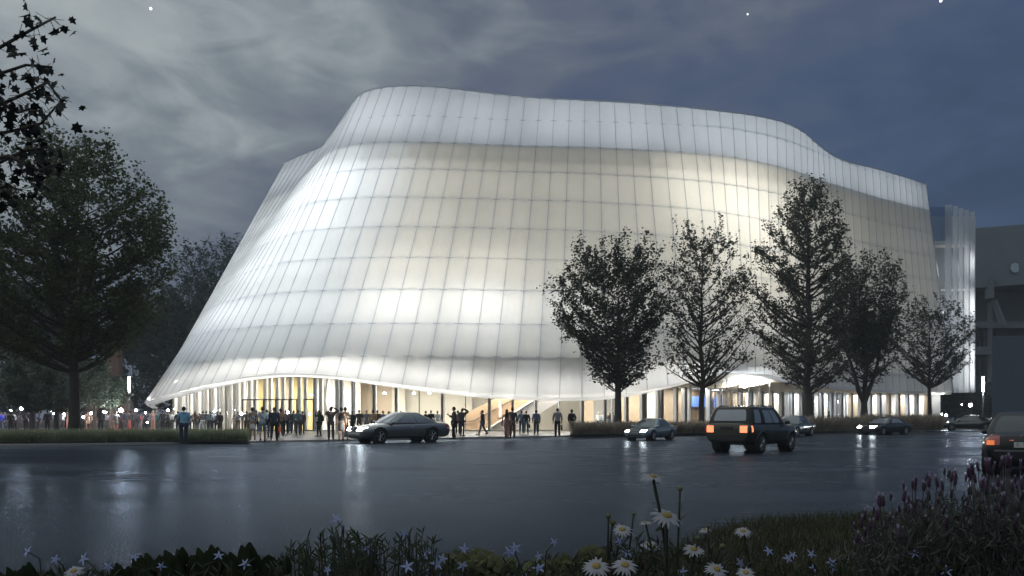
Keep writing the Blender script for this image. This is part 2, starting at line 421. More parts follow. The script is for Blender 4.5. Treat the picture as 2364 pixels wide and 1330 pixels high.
def fin_material(name, col, tl, trn=0.45):
    m, nt, b, out = nodes(name); N, L = nt.nodes, nt.links
    b.inputs['Base Color'].default_value = (*col, 1); b.inputs['Roughness'].default_value = 0.3
    t = N.new('ShaderNodeBsdfTranslucent'); t.inputs['Color'].default_value = (*col, 1)
    tr = N.new('ShaderNodeBsdfTransparent'); tr.inputs['Color'].default_value = (0.86, 0.9, 0.95, 1)
    s1 = N.new('ShaderNodeMixShader'); s1.inputs[0].default_value = tl; L.new(b.outputs[0], s1.inputs[1]); L.new(t.outputs[0], s1.inputs[2])
    s2 = N.new('ShaderNodeMixShader'); s2.inputs[0].default_value = trn; L.new(s1.outputs[0], s2.inputs[1]); L.new(tr.outputs[0], s2.inputs[2])
    L.new(s2.outputs[0], out.inputs['Surface']); return m
M_FIN = fin_material('fin_glass', (0.86, 0.89, 0.93), 0.82, 0.56)
M_RAIL = fin_material('rail_glass', (0.88, 0.90, 0.93), 0.85, 0.55)
M_WHITE = mat('white_render', (0.80, 0.80, 0.78), 0.6, var=0.04, scale=1.0)
M_CREAM = mat('cream_plaster', (0.78, 0.74, 0.65), 0.7, var=0.06, scale=0.6)
M_TIMBER = mat('pale_timber', (0.50, 0.40, 0.29), 0.5, var=0.15, scale=2.0)
M_DTIMBER = mat('dark_timber', (0.20, 0.13, 0.08), 0.5, var=0.2, scale=2.0)
M_OCHRE = mat('ochre_wall', (0.58, 0.46, 0.20), 0.6, var=0.1, scale=1.0)
M_GREY = mat('grey_panel', (0.30, 0.30, 0.31), 0.5, var=0.08, scale=1.0)
M_DGREY = mat('dark_grey_steel', (0.09, 0.09, 0.10), 0.4, metal=0.4, var=0.1)
M_SLAB = mat('slab_concrete', (0.48, 0.51, 0.56), 0.7, var=0.1, scale=0.8)
M_GLASS = glassmat('lobby_glass')
M_ROOF = mat('roof_membrane', (0.55, 0.56, 0.58), 0.8, var=0.1, scale=0.5)

hall = empty('concert_hall', (5, 80, 0))
tag(hall, 'large curving concert hall wrapped in glowing frosted glass panels with a wavy lifted hem', 'concert hall')
hp = []            # (k list) panels
NV = 22
sub = 4
rows = []
for j in range(NV + 1):
    t = j / NV; row = []
    for k in range(KMIN, KMAX + 1):
        row.append(seam(k, t))
        if k < KMAX:
            for s_ in range(1, sub):
                q = seam(k + s_ / sub, t); row.append(q - inward(k + s_ / sub, t, 0.6) * (0.10 * math.sin(math.pi * s_ / sub)))
    rows.append(row)
MB().grid(rows).build('glass_skin', M_SKIN, hall, smooth=True)
# vertical fins at every seam
for k in range(KMIN, KMAX + 1):
    n0, n1 = inward(k, 0.02), inward(k, 0.98)
    a, b = seam(k, 0.0), seam(k, 1.0)
    def sec(p, n, w=0.020, o=0.03, i=0.17):
        s1 = Vector((n.y, -n.x, 0)); return [p - n * o - s1 * w, p - n * o + s1 * w, p + n * i + s1 * w, p + n * i - s1 * w]
    MB().hexa(sec(a, n0), sec(b + Vector((0, 0, 0.05)), n1)).build('fin', M_FIN, hall)
# horizontal rails every three metres
for h in (30, 27, 24, 21, 18, 15, 12, 9, 6.2):
    m_ = MB(); lo, hi = [], []
    ks = [KMIN + i * 0.5 for i in range(int((KMAX - KMIN) * 2) + 1)]
    r0, r1, r2, r3 = [], [], [], []
    for k in ks:
        if bot_pt(k).z > h - 0.3: continue
        p = at_h(k, h); n = inward(k, 0.5)
        r0.append(p - n * 0.035 + Vector((0, 0, 0.028))); r1.append(p - n * 0.075 - Vector((0, 0, 0.035)))
        r2.append(p + n * 0.16 - Vector((0, 0, 0.035))); r3.append(p + n * 0.08 + Vector((0, 0, 0.028)))
    m_.grid([r0, r1, r2, r3, r0]).build('rail', M_RAIL, hall)
# coping along the top edge
r0, r1, r2, r3 = [], [], [], []
for i in range((KMAX - KMIN) * 3 + 1):
    k = KMIN + i / 3; p = seam(k, 1.0); n = inward(k, 1.0)
    r0.append(p - n * 0.09 + Vector((0, 0, 0.10))); r1.append(p - n * 0.09 - Vector((0, 0, 0.04))); r2.append(p + n * 0.16 - Vector((0, 0, 0.04))); r3.append(p + n * 0.16 + Vector((0, 0, 0.10)))
MB().grid([r0, r1, r2, r3, r0]).build('coping', mat('pale_coping', (0.6, 0.65, 0.72), 0.4, var=0.05), hall)
# return of the skin at the right-hand end
a0, a1 = seam(KMAX, 0), seam(KMAX, 1); off = Vector((1.15, 1.6, 0)); off1 = Vector((0.9, 1.3, -0.35))
MB().add([a0, a0 + off, a1 + off1, a1], [(0, 1, 2, 3)]).build('end_glass', glassmat('end_glass', (0.42, 0.50, 0.58), 0.2, 0.1), hall)

# hem: a white folded band under the skin
GT_TAB = [(-38, 5.2), (-12, 5.2), (0, 4.6), (6, 4.3), (10, 4.0), (37, 4.05)]
hem0, hem1, hem2 = [], [], []
for i in range((KMAX - KMIN) * 2 + 1):
    k = KMIN + i / 2; p = seam(k, 0); n = inward(k, 0.0)
    zig = 0.10 if (i % 2) else 0.0
    if k > -10: zig = 0
    hem0.append(p - n * 0.02); hem1.append(p + n * (0.16 + zig) - Vector((0, 0, 0.26))); hem2.append(p + n * 0.75 - Vector((0, 0, 0.24)))
MB().grid([hem0, hem1, hem2]).build('hem', fin_material('hem_glass', (0.88, 0.88, 0.87), 0.75), hall)

# ---- glass line of the lobby
GL = [(398,77.5),(430,74.5),(480,72),(560,70.2),(680,69),(800,68.2),(1000,67.8),(1180,67.8),(1343,68.3),(1446,69.4),(1542,71.5),(1625,75),(1700,79.5),(1780,83),(1870,86.5),(1980,90),(2080,92.5),(2168,94.5)]
def gl_pt(px, z=PZ, back=0.0):
    d = interp(GL, px); 
    return GX(px, d + back, z)
def gl_top(px): return lin([(398,5.0),(700,5.2),(1000,4.8),(1343,4.3),(1540,4.15),(1700,4.0),(2168,4.1)], px)
def px_of_k(k): return interp(BOTX, k)
# soffit from the hem back to the head of the glass
r0, r1, r2 = [], [], []
for i in range((36 + 27) * 2 + 1):
    k = -27 + i / 2; p = seam(k, 0) + inward(k, 0.0) * 0.75 - Vector((0, 0, 0.236))
    px = min(max(px_of_k(k), 398), 2168)
    q = gl_pt(px, gl_top(px), -0.1); q2 = gl_pt(px, gl_top(px), 5.0)
    r0.append(p); r1.append(q); r2.append(q2)
MB().grid([r0, r1]).build('soffit', mat('soffit_board', (0.74, 0.66, 0.54), 0.6, var=0.04), hall, smooth=True)
# lobby ceiling and floor
pxs = [398 + i * 20 for i in range(89)]
MB().grid([[gl_pt(x, gl_top(x) - 0.002, -0.1) for x in pxs], [gl_pt(x, gl_top(x) + 0.15, 14) for x in pxs]]).build('lobby_ceiling', M_WHITE, hall)
MB().grid([[gl_pt(x, PZ + 0.02, 0.0) for x in pxs], [gl_pt(x, PZ + 0.02, 14) for x in pxs]], flip=True).build('lobby_floor', mat('pale_stone_floor', (0.55, 0.52, 0.46), 0.25, var=0.06), hall)
sill = MB()
for a, b in zip(pxs, pxs[1:]):
    p, q = gl_pt(a, 0), gl_pt(b, 0); t = (q - p).normalized(); n = Vector((-t.y, t.x, 0))
    sill.hexa([p + Vector((0, 0, PZ)) - n * .08, q + Vector((0, 0, PZ)) - n * .08, q + Vector((0, 0, PZ)) + n * .08, p + Vector((0, 0, PZ)) + n * .08],
              [p + Vector((0, 0, PZ + .12)) - n * .08, q + Vector((0, 0, PZ + .12)) - n * .08, q + Vector((0, 0, PZ + .12)) + n * .08, p + Vector((0, 0, PZ + .12)) + n * .08])
sill.build('sill', M_WHITE, hall)

# mullions and fins along the glass: (px, width in px, material, depth)
cols = []
x = 406
i = 0
while x < 552:
    cols.append((x, (6.5, 3.0, 7.5, 4.0)[i % 4], (M_WHITE, M_GREY, M_WHITE, M_SLAB)[i % 4], 0.35)); x += (9, 8, 11, 8)[i % 4]; i += 1
for px, w in ((562,8),(578,8),(591,7),(613,8),(625,7),(641,8),(655,7),(672,8),(692,8),(706,7)): cols.append((px, w, M_WHITE, 0.35))
for px, w, mt in ((728,7,M_SLAB),(742,9,M_WHITE),(779,8,M_WHITE),(789,8,M_SLAB),(814,4,M_SLAB),(820,4,M_WHITE),(863,5,M_GREY),(868,2,M_WHITE),(914,5,M_GREY),(918,2,M_WHITE),(968,1.5,M_DGREY),(1021,6,M_GREY),(1027,2,M_WHITE),(1075,1.6,M_DGREY),(1129,6,M_GREY),(1133,2,M_WHITE),(1183,6,M_GREY),(1237,6,M_SLAB),(1290,1.6,M_SLAB),(1344,7,M_GREY),(1397,4,M_DGREY),(1413,1.2,M_GREY),(1446,8,M_GREY),(1485,15,M_GREY),(1518,5,M_GREY),(1527,6,M_DGREY),(1560,8,M_GREY),(1580,11,M_GREY),(1591,6,M_SLAB)):
    cols.append((px, w, mt, 0.4))
x = 1636; i = 0
while x < 2150:
    cols.append((x, max(9 - (x - 1636) * 0.006, 6), (M_SLAB, M_GREY, M_TIMBER, M_GREY)[i % 4], 0.45)); x += 24.5 - (x - 1636) * 0.007; i += 1
for px, w, mt, dp in cols:
    d = interp(GL, px); ww = w / F * d
    p = gl_pt(px, 0, 0.05); t = (gl_pt(px + 5) - gl_pt(px - 5)); a = math.atan2(t.y, t.x)
    zt = gl_top(px); zt = zt - 0.01
    MB().box((p.x, p.y, (PZ + zt) / 2), (max(ww * 0.9, .04), dp, zt - PZ - 0.004), a).build('mullion', mt, hall)
# glass panes between
px = 400
while px < 2160:
    w = lin([(400, 30), (700, 50), (1500, 50), (1640, 26), (2160, 20)], px)
    a, b = gl_pt(px, PZ + 0.12, -0.12), gl_pt(px + w - 0.6, PZ + 0.12, -0.12)
    a2, b2 = Vector((a.x, a.y, gl_top(px) - .01)), Vector((b.x, b.y, gl_top(px + w) - .01))
    MB().add([a, b, b2, a2], [(0, 1, 2, 3)]).build('glass_pane', M_GLASS, hall); px += w
# outer clear screen hanging between the raised hem and the ground on the right
px = 1594
while px < 1960:
    w = lin([(1594, 29), (1700, 25), (1960, 20)], px)
    d0 = interp([(1594, 70.5), (1680, 73.6), (1725, 76), (1822, 80), (1912, 84), (1980, 88)], px)
    d1 = interp([(1594, 70.5), (1680, 73.6), (1725, 76), (1822, 80), (1912, 84), (1980, 88)], px + w)
    def hz(x_): return lin([(1594, 4.6), (1626, 5.0), (1655, 5.35), (1690, 5.65), (1725, 5.7), (1780, 5.3), (1822, 4.9), (1912, 4.45), (1980, 4.2)], x_) - 0.35
    a, b = GX(px, d0, PZ), GX(px + w, d1, PZ)
    MB().add([a, b, Vector((b.x, b.y, hz(px + w))), Vector((a.x, a.y, hz(px)))], [(0, 1, 2, 3)]).build('screen_pane', M_GLASS, hall)
    MB().box((a.x, a.y, (PZ + hz(px)) / 2), (0.05, 0.12, hz(px) - PZ), 0.6).build('screen_mullion', M_WHITE, hall)
    px += w

# ---- back wall of the lobby in coloured bays: (px from, px to, setback, material)
bays = [(398,470,5,M_WHITE),(470,545,5,M_CREAM),(545,566,5,M_TIMBER),(566,640,6,M_OCHRE),(640,672,6,M_TIMBER),(672,722,6,M_OCHRE),(722,795,6,M_WHITE),(795,832,6,M_CREAM),(832,905,8,mat('tan_wall',(0.55,0.45,0.34),0.7,var=.05)),(905,935,8,M_CREAM),(935,1090,9,M_CREAM),(1090,1340,10,M_CREAM),(1340,1370,6,M_TIMBER),(1370,1432,8,M_WHITE),(1432,1480,5,M_TIMBER),(1480,1530,5,M_CREAM),(1530,1592,5,M_TIMBER),(1592,1645,4,M_DTIMBER),(1645,1690,4,M_DTIMBER),(1690,1722,4,M_TIMBER)]
x = 1722; i = 0
while x < 2160:
    bays.append((x, x + 22, 3.4, (M_WHITE, M_TIMBER, M_WHITE, M_CREAM, M_GREY)[i % 5])); x += 22; i += 1
for a, b, sb, mt in bays:
    p0, p1 = gl_pt(a, PZ + .02, sb), gl_pt(b, PZ + .02, sb)
    n = Vector((0, .2, 0)); z = Vector((0, 0, gl_top(a) - PZ - 0.03))
    MB().hexa([p0, p1, p1 + n, p0 + n], [p0 + z, p1 + z, p1 + n + z, p0 + n + z]).build('wall_panel', mt, hall)
# two blue screens on the dark wall
for a, b in ((1592, 1641), (1648, 1668)):
    p0, p1 = gl_pt(a, 2.35, 3.6), gl_pt(b, 2.35, 3.6)
    MB().hexa([p0, p1, p1 + Vector((0, .08, 0)), p0 + Vector((0, .08, 0))], [p + Vector((0, 0, 1.02)) for p in (p0, p1, p1 + Vector((0, .08, 0)), p0 + Vector((0, .08, 0)))]).build('display_screen', glow('blue_screen', (0.12, 0.22, 0.62), 0.75), hall)
# entrance doors in black frames
for a, b in ((559,587),(587,609),(609,637),(637,651),(651,668),(668,686),(701,724)):
    p0, p1 = gl_pt(a, PZ, -.45), gl_pt(b, PZ, -.45); t = (p1 - p0); w = t.length; t.normalize(); ang = math.atan2(t.y, t.x); H = 2.75
    mb = MB()
    c = (p0 + p1) / 2
    for q in (p0 + t * .04, p1 - t * .04): mb.box((q.x, q.y, PZ + H / 2), (.075, .1, H), ang)
    mb.box((c.x, c.y, PZ + H + .02), (w, .1, .10), ang); mb.box((c.x, c.y, PZ + .04), (w - .16, .08, .07), ang)
    dr = mb.build('door', M_DGREY, hall)
    n = Vector((-t.y, t.x, 0)); h0 = c - n * .09
    MB().tube([h0 + Vector((0, 0, .75)), h0 + Vector((0, 0, 1.75))], .02, 6).build('handle', M_DGREY, dr)
# crossed white brace inside the glass
for a, b in ((742, 758), (760, 743)):
    p, q = gl_pt(a, PZ, 0.9), gl_pt(b, 5.1, 0.9)
    MB().tube([p, q], .16, 8).build('brace', M_WHITE, hall, smooth=True)
for a, b in ((556, 545), (564, 574)):
    p, q = gl_pt(a, PZ + 2, 0.9), gl_pt(b, 5.1, 0.9)
    MB().tube([p, q], .14, 8).build('brace', M_WHITE, hall, smooth=True)
# staircase rising to the right behind the glass
def ip(px, py, d): return P(px, py, d)
D1, D2 = 71.5, 73.2
st = MB()
st.prism([ip(1074, 992, D1), ip(1122, 992, D1), ip(1250, 912, D1), ip(1160, 912, D1), ip(1074, 955, D1)], (0, 0.14, 0)).build('balustrade', mat('stair_oak', (0.36, 0.25, 0.16), 0.5, var=.1), hall)
MB().prism([ip(1124, 992, D1 + .2), ip(1190, 992, D1 + .2), ip(1318, 910, D1 + .2), ip(1250, 910, D1 + .2)], (0, 2.2, 0)).build('stair_flight', mat('stair_grey', (0.24, 0.23, 0.23), 0.6, var=.06), hall)
MB().tube([ip(1123, 992, D1 - .06), ip(1250, 912, D1 - .06)], .07, 6).build('stair_trim', M_WHITE, hall)
MB().tube([ip(1074, 974, D1 - .12), ip(1092, 972, D1 - .12), ip(1104, 966, D1 - .12), ip(1200, 914, D1 - .12)], .045, 6).build('handrail', M_DGREY, hall)
# ---- upper hall: floor slabs, core, roof
def ring(h, off, ks): return [(lambda p, n: Vector((p.x + n.x * off, p.y + n.y * off, h)))(at_h(k, max(h, bot_pt(k).z)), inward(k, 0.5, 2.5)) for k in ks]
ks = [KMIN + 2 + i * 0.75 for i in range(int((KMAX - KMIN - 2) / 0.75) + 1)]
core_off = 4.2
def slab(name, z0, z1, o0, o1, mt):
    a, b = ring(z0, o0, ks), ring(z0, o1, ks); c, d = [p + Vector((0, 0, z1 - z0)) for p in b], [p + Vector((0, 0, z1 - z0)) for p in a]
    return MB().grid([a, b, c, d, a]).build(name, mt, hall)
slab('floor_slab', 5.75, 6.35, 0.75, 7.0, M_SLAB)
rows = []
for j in range(9):
    h = 6.36 + (26.6 - 6.36) * j / 8
    rows.append([Vector((p.x + n.x * core_off, p.y + n.y * core_off, h)) for p, n in ((at_h(k, h), inward(k, .5, 3.0)) for k in ks)])
MB().grid(rows).build('core_wall', mat('hall_core', (0.80, 0.75, 0.66), 0.8, var=.10, scale=0.12), hall, smooth=True)
rr = ring(27.0, 0.32, ks); back = [Vector((rr[-1].x + 2, 128, 27.0)), Vector((rr[0].x + 2, 128, 27.0))]
MB().prism(rr + back, (0, 0, -0.35)).build('roof', M_ROOF, hall)
for k in range(-18, 24):
    p, n = at_h(k + .3, 25.2), inward(k + .3, .6, 2.0)
    MB().hexa([p + n * .5 + Vector((-.08, 0, -.2)), p + n * .5 + Vector((.08, 0, -.2)), p + n * .5 + Vector((.08, 0, .25)), p + n * .5 + Vector((-.08, 0, .25))],
              [p + n * core_off + Vector((-.08, 0, .6)), p + n * core_off + Vector((.08, 0, .6)), p + n * core_off + Vector((.08, 0, 1.1)), p + n * core_off + Vector((-.08, 0, 1.1))]).build('roof_beam', M_GREY, hall)

# ---- lamps inside: between core and skin, on the roof, in the lobby
WARM, NEUT, COOL = (1.0, 0.92, 0.76), (1.0, 0.97, 0.92), (0.90, 0.96, 1.0)
PW = {  # k: (power at 9 m, 15 m, 22 m)
 -35: (190, 190, 190), -30: (170, 180, 180), -25: (190, 210, 215), -21: (200, 260, 300), -17: (135, 205, 330), -13: (170, 150, 215), -9: (370, 122, 130), -5: (390, 92, 102),
 -1: (180, 74, 86), 3: (92, 70, 106), 7: (86, 84, 235), 11: (88, 112, 280), 15: (73, 80, 138), 20: (46, 45, 62), 25: (39, 37, 36), 30: (34, 31, 24), 35: (30, 28, 24)}
for k, pw in PW.items():
    for h in (8.8, 12.8, 16.8, 20.8, 24.4):
        e = lin([(9.0, pw[0]), (15.3, pw[1]), (21.6, pw[2])], h) * (0.74 if h < 24 else 0.62)
        n = inward(k, .5, 2.0); p = at_h(k, h); q = p + n * (core_off - 0.35)
        lamp('cavity_lamp', 'AREA', q, e * KL, (0.94, 0.975, 1.0) if k < -12 else (NEUT if h < 12 else WARM), 5.6, 4.0, target=p)
for k in range(-34, 37, 4):
    if k > -30:
        n = inward(k, .1, 2.0); p = seam(k, 0); q = p + n * 3.2; q.z = 5.6
        lamp('under_slab_lamp', 'AREA', q, (20 if k < 8 else 14) * KL, COOL, 3.0, .8, target=p + Vector((0, 0, 1.3)))
for k in range(-32, 37, 5):
    n = inward(k, .9, 2.0); p = at_h(k, 29.5); q = p + n * 4.5; q.z = 27.25
    lamp('roof_lamp', 'AREA', q, (150 if k < 18 else 105) * KL, (0.95, 0.98, 1.0), 4.0, 1.0, target=p + Vector((0, 0, 1.0)))
for px in range(430, 2160, 62):
    z = gl_top(px) - 0.12; q = gl_pt(px, z, 2.2)
    lamp('lobby_lamp', 'AREA', q, (150 if px < 1420 else 120) * KL2, (1.0, 0.93, 0.80) if px < 1760 else NEUT, 1.8, 2.4, target=q - Vector((0, 0, 1)))
for px, d, e in ((1700, 76.5, 260), (1740, 78.5, 260)):
    lamp('arch_lamp', 'AREA', GX(px, d, 4.3), e * KL2, NEUT, 2.0, 1.5, target=GX(px, d - .6, 6.0))
for k in range(-26, 8, 2):
    p = seam(k, 0) + inward(k, 0) * 2.2; 
    lamp('hem_fill_lamp', 'AREA', (p.x, p.y, p.z + 0.35), 34 * KL2, NEUT, 4.2, .5, target=seam(k, 0) - Vector((0, 0, .35)))  # added fill behind the hem to whiten its band, not real fittings
# visible small ceiling lamps
for px, py, d in ((718, 913, 72), (888, 909.6, 72), (955.6, 909.6, 73), (991, 909, 74), (1403, 915.5, 73.5), (1826, 909, 87)):
    MB().lathe([(.02, .16), (.10, .15), (.12, .0)], P(px, py, d), 10).build('ceiling_spot', glow('lamp_white', (1, .95, .85), 40), hall)
for i, (px, py, d) in enumerate(((1883, 927, 89), (1912, 937, 90), (1922, 955, 90.4), (1935.5, 928, 91), (2084, 926, 95), (2162, 928, 97))):
    c = P(px, py, d); mb = MB().ball(c, .16, 10, 8); g = mb.build('globe_lamp', glow('globe_white', (1, .98, .95), 5), hall, smooth=True)

# ---- right-hand wing with its stepped white fins and open loggias
wing = MB()
WD = 106.0
def wb(px0, px1, y0, y1, d0, d1): 
    a, b = P(px0, y1, d0), P(px1, y0, d0)
    return ((a.x + b.x) / 2, (d0 + d1) / 2, (a.z + b.z) / 2), (b.x - a.x, d1 - d0, b.z - a.z)
M_WFIN = fin_material('wing_fin_glass', (0.78, 0.80, 0.82), 0.65)
for i, (x0, x1, yt) in enumerate(((2183, 2197, 473), (2201, 2211, 476), (2214, 2224, 481), (2227, 2237, 485), (2240, 2250.5, 489))):
    c, s_ = wb(x0, x1, yt, 906.5, WD + i * 0.5, WD + 0.14 + i * 0.5); MB().box(c, s_).build('wing_fin', M_WFIN, hall)
c, s_ = wb(2146, 2252, 500, 905, WD + 4.2, WD + 4.6); MB().box(c, s_).build('wing_wall', M_SLAB, hall)
for y0, y1 in ((557, 566), (650, 668), (760, 770), (896, 906)):
    c, s_ = wb(2150, 2247, y0, y1, WD + 2.4, WD + 4.19); MB().box(c, s_).build('wing_floor', M_WHITE, hall)
c, s_ = wb(2148, 2196, 478, 556, WD + .6, WD + .66); MB().box(c, s_).build('wing_glass', glassmat('wing_glass', (.55, .65, .75), .2, .08), hall)
for y, e in ((612, 120), (700, 90), (720, 160), (820, 220), (870, 220)):
    lamp('wing_lamp', 'AREA', P(2222, y, WD + 3.9), e * KL, NEUT, 3.2, 2.0, target=P(2215, y, WD))
c, s_ = wb(2150, 2171, 905, 982, 93.5, 96.5); MB().box(c, s_).build('lit_pillar', M_WHITE, hall)
lamp('pillar_lamp', 'AREA', P(2160, 908, 92.6), 60 * KL2, NEUT, 1.6, .6, target=P(2160, 985, 94.0))
# ================================================================== trees
rng = np.random.default_rng(11)
def leaf_mesh(name, pts, size, flat=0.6, asp=0.62, jit=0.35, out=None, rs=rng):
    """pts: (n,3) leaf centres; one diamond-shaped, slightly folded leaf (4 vertices, 2 faces) at each"""
    n = len(pts)
    a = rs.normal(size=(n, 3)); a[:, 2] *= flat; a /= np.linalg.norm(a, axis=1)[:, None]
    b = rs.normal(size=(n, 3)); b -= a * (a * b).sum(1)[:, None]; b /= np.linalg.norm(b, axis=1)[:, None]
    c = np.cross(a, b)
    s = size * (1 + jit * rs.normal(size=(n, 1))).clip(0.4, 1.8)
    v = np.empty((n, 4, 3))
    v[:, 0] = pts - a * s * .5; v[:, 1] = pts + b * s * asp * .5 + c * s * .10; v[:, 2] = pts + a * s * .5; v[:, 3] = pts - b * s * asp * .5 + c * s * .10
    me = bpy.data.meshes.new(name)
    me.vertices.add(n * 4); me.vertices.foreach_set('co', v.astype(np.float32).ravel())
    idx = np.arange(n)[:, None] * 4 + np.array([[0, 1, 2, 0, 2, 3]])
    me.loops.add(n * 6); me.loops.foreach_set('vertex_index', idx.astype(np.int32).ravel())
    me.polygons.add(n * 2); me.polygons.foreach_set('loop_start', (np.arange(n * 2) * 3).astype(np.int32))
    me.update(calc_edges=True)
    return me

M_BARK = mat('dark_bark', (0.075, 0.065, 0.055), 0.9, var=0.4, scale=9, bump=0.8)
LEAF_A = leafmat('dark_green_leaves', (0.022, 0.030, 0.020), (0.085, 0.100, 0.060))
LEAF_B = leafmat('grey_green_leaves', (0.032, 0.038, 0.028), (0.115, 0.125, 0.085))
LEAF_L = leafmat('olive_leaves', (0.026, 0.040, 0.018), (0.13, 0.165, 0.065), trans=0.3)
LEAF_P = leafmat('pine_leaves', (0.06, 0.085, 0.066), (0.21, 0.26, 0.19), scale=0.9)
LEAF_F = leafmat('far_leaves', (0.020, 0.034, 0.026), (0.065, 0.095, 0.075), scale=0.35)

def in_env(env, t, ang, rs_):
    """crown half-width at height fraction t in direction ang; env: list of (t, left, right) as fractions"""
    l = lin([(e[0], e[1]) for e in env], t); r_ = lin([(e[0], e[2]) for e in env], t)
    c = math.cos(ang); w = r_ if c > 0 else l
    dpt = (l + r_) / 2 * 0.95
    return math.sqrt((w * c) ** 2 + (dpt * math.sin(ang)) ** 2)

def tree(name, label, base, trunk_r, H, z0, env, nbr, leaves, leaf, lm, group, seed, up=0.75, twig=6, spread=0.30, lean=0.0, fork=None, tz=None, bark=None, shoots=True, flat=0.6):
    """env in metres: (z, left, right). A tapered trunk, limbs that reach into the crown, twigs carrying the leaves"""
    rs = np.random.default_rng(seed); rd = random.Random(seed)
    root = empty(name, base); tag(root, label, 'tree', group)
    bx, by, bz = base
    top = tz or H * 0.92
    # trunk
    mb = MB(); path = []; rad = []
    for i in range(15):
        t = i / 14; z = t * top
        path.append(Vector((bx + lean * t * t + 0.14 * noise.noise(Vector((seed, z * .35, 0))) * min(z, 4) / 2, by + .14 * noise.noise(Vector((seed + 5, z * .35, 0))) * min(z, 4) / 2, bz + z)))
        rad.append(max(trunk_r * (1 - t) ** 0.8 * (1 + .35 * math.exp(-z * 3)), 0.02))
    mb.tube(path, rad, 9)
    if fork:
        for dx, zf, ztop in fork:
            p0 = path[int(zf / top * 14)]; q = [p0]
            for i in range(1, 6): q.append(p0 + Vector((dx * (i / 5) ** 0.8, .4 * math.sin(i + seed), (ztop - zf) * i / 5)))
            mb.tube(q, [trunk_r * .62 * (1 - i / 6.5) for i in range(6)], 7)
    def trunk_at(z):
        f = min(max(z / top, 0), 1) * 14; i = min(int(f), 13); return path[i].lerp(path[i + 1], f - i), rad[min(i, 14)]
    P_ = []
    zlo, zhi = env[0][0], env[-1][0] - (1.1 if shoots else .3)
    for b in range(nbr):
        f = (b + rd.random()) / nbr
        z = zlo + (zhi - zlo) * (f ** 0.9)
        ang = b * 2.39996 + rd.uniform(-.4, .4)
        rmax = in_env(env, z, ang, rd) * rd.uniform(0.70, 1.10)
        tip = Vector((bx + lean * (z / top) ** 2 + rmax * math.cos(ang), by + rmax * math.sin(ang), bz + z))
        zs = max(min(z - rmax * up * rd.uniform(.7, 1.2), top * .97), zlo * .72)
        s0, r0 = trunk_at(zs)
        pts = []
        for i in range(6):
            t = i / 5
            p = s0.lerp(tip, t); p.z = s0.z + (tip.z - s0.z) * (t ** 1.35)
            p += Vector((noise.noise(Vector((b, t * 2, seed))), noise.noise(Vector((b + 50, t * 2, seed))), noise.noise(Vector((b + 90, t * 2, seed)))*.6)) * 0.35 * t
            pts.append(p)
        L_ = (tip - s0).length
        rb = min(r0 * 0.5, 0.018 * L_ + 0.015)
        mb.tube(pts, [rb * (1 - .85 * i / 5) for i in range(6)], 5, cap=False)
        # twigs
        nt_ = max(2, int(twig * (0.5 + L_ / 4)))
        for w in range(nt_):
            t = rd.uniform(.35, 1.0); i = min(int(t * 5), 4); p = pts[i].lerp(pts[i + 1], t * 5 - i)
            dr = Vector((rd.gauss(0, 1), rd.gauss(0, 1), rd.gauss(.55, .6)))
            dr += (tip - s0).normalized() * .8; dr.normalize()
            ln = rd.uniform(.5, 1.25) * (0.55 + .09 * L_)
            q = p + dr * ln
            mb.tube([p, p.lerp(q, .5) + Vector((0, 0, .05)), q], [.018, .012, .005], 3, cap=False)
            P_.append((p, q, 1.0))
        if shoots and z > zlo + (zhi - zlo) * .45:
            for w in range(2):
                p = tip + Vector((rd.gauss(0, .3), rd.gauss(0, .3), 0)); q = p + Vector((rd.gauss(0, .12), rd.gauss(0, .12), rd.uniform(.5, 1.3)))
                mb.tube([p, q], [.012, .004], 3, cap=False); P_.append((p, q, .8))
    tk = mb.mesh(name + '_trunk', True); link('trunk', tk, bark or M_BARK, root)
    wts = np.array([(q - p).length * w for p, q, w in P_]); wts /= wts.sum()
    leaves = int(leaves * (.92 if name == 'street_tree' else 1.2)); spread *= .82
    pick = rs.choice(len(P_), size=leaves, p=wts)
    A = np.array([p for p, q, w in P_]); B = np.array([q for p, q, w in P_])
    tt = rs.random((leaves, 1)) ** 0.7
    pt = A[pick] + (B[pick] - A[pick]) * tt + rs.normal(size=(leaves, 3)) * spread * np.array([1, 1, .8]) * (rs.random((leaves, 1)) * .9 + .25)
    link('crown', leaf_mesh(name + '_crown', pt, leaf * .92, rs=rs, flat=flat), lm, root)
    return root

def base_at(px, d, z=PZ): return GX(px, d, z)
def env_px(rows, px0, d):
    """rows: (pixel row, left px, right px) from the bottom of the crown up -> (z, left m, right m)"""
    return [((HY - y) / F * d + HC - PZ, (px0 - l) / F * d, (r_ - px0) / F * d) for y, l, r_ in rows]
GR = 'street trees in front of the hall'
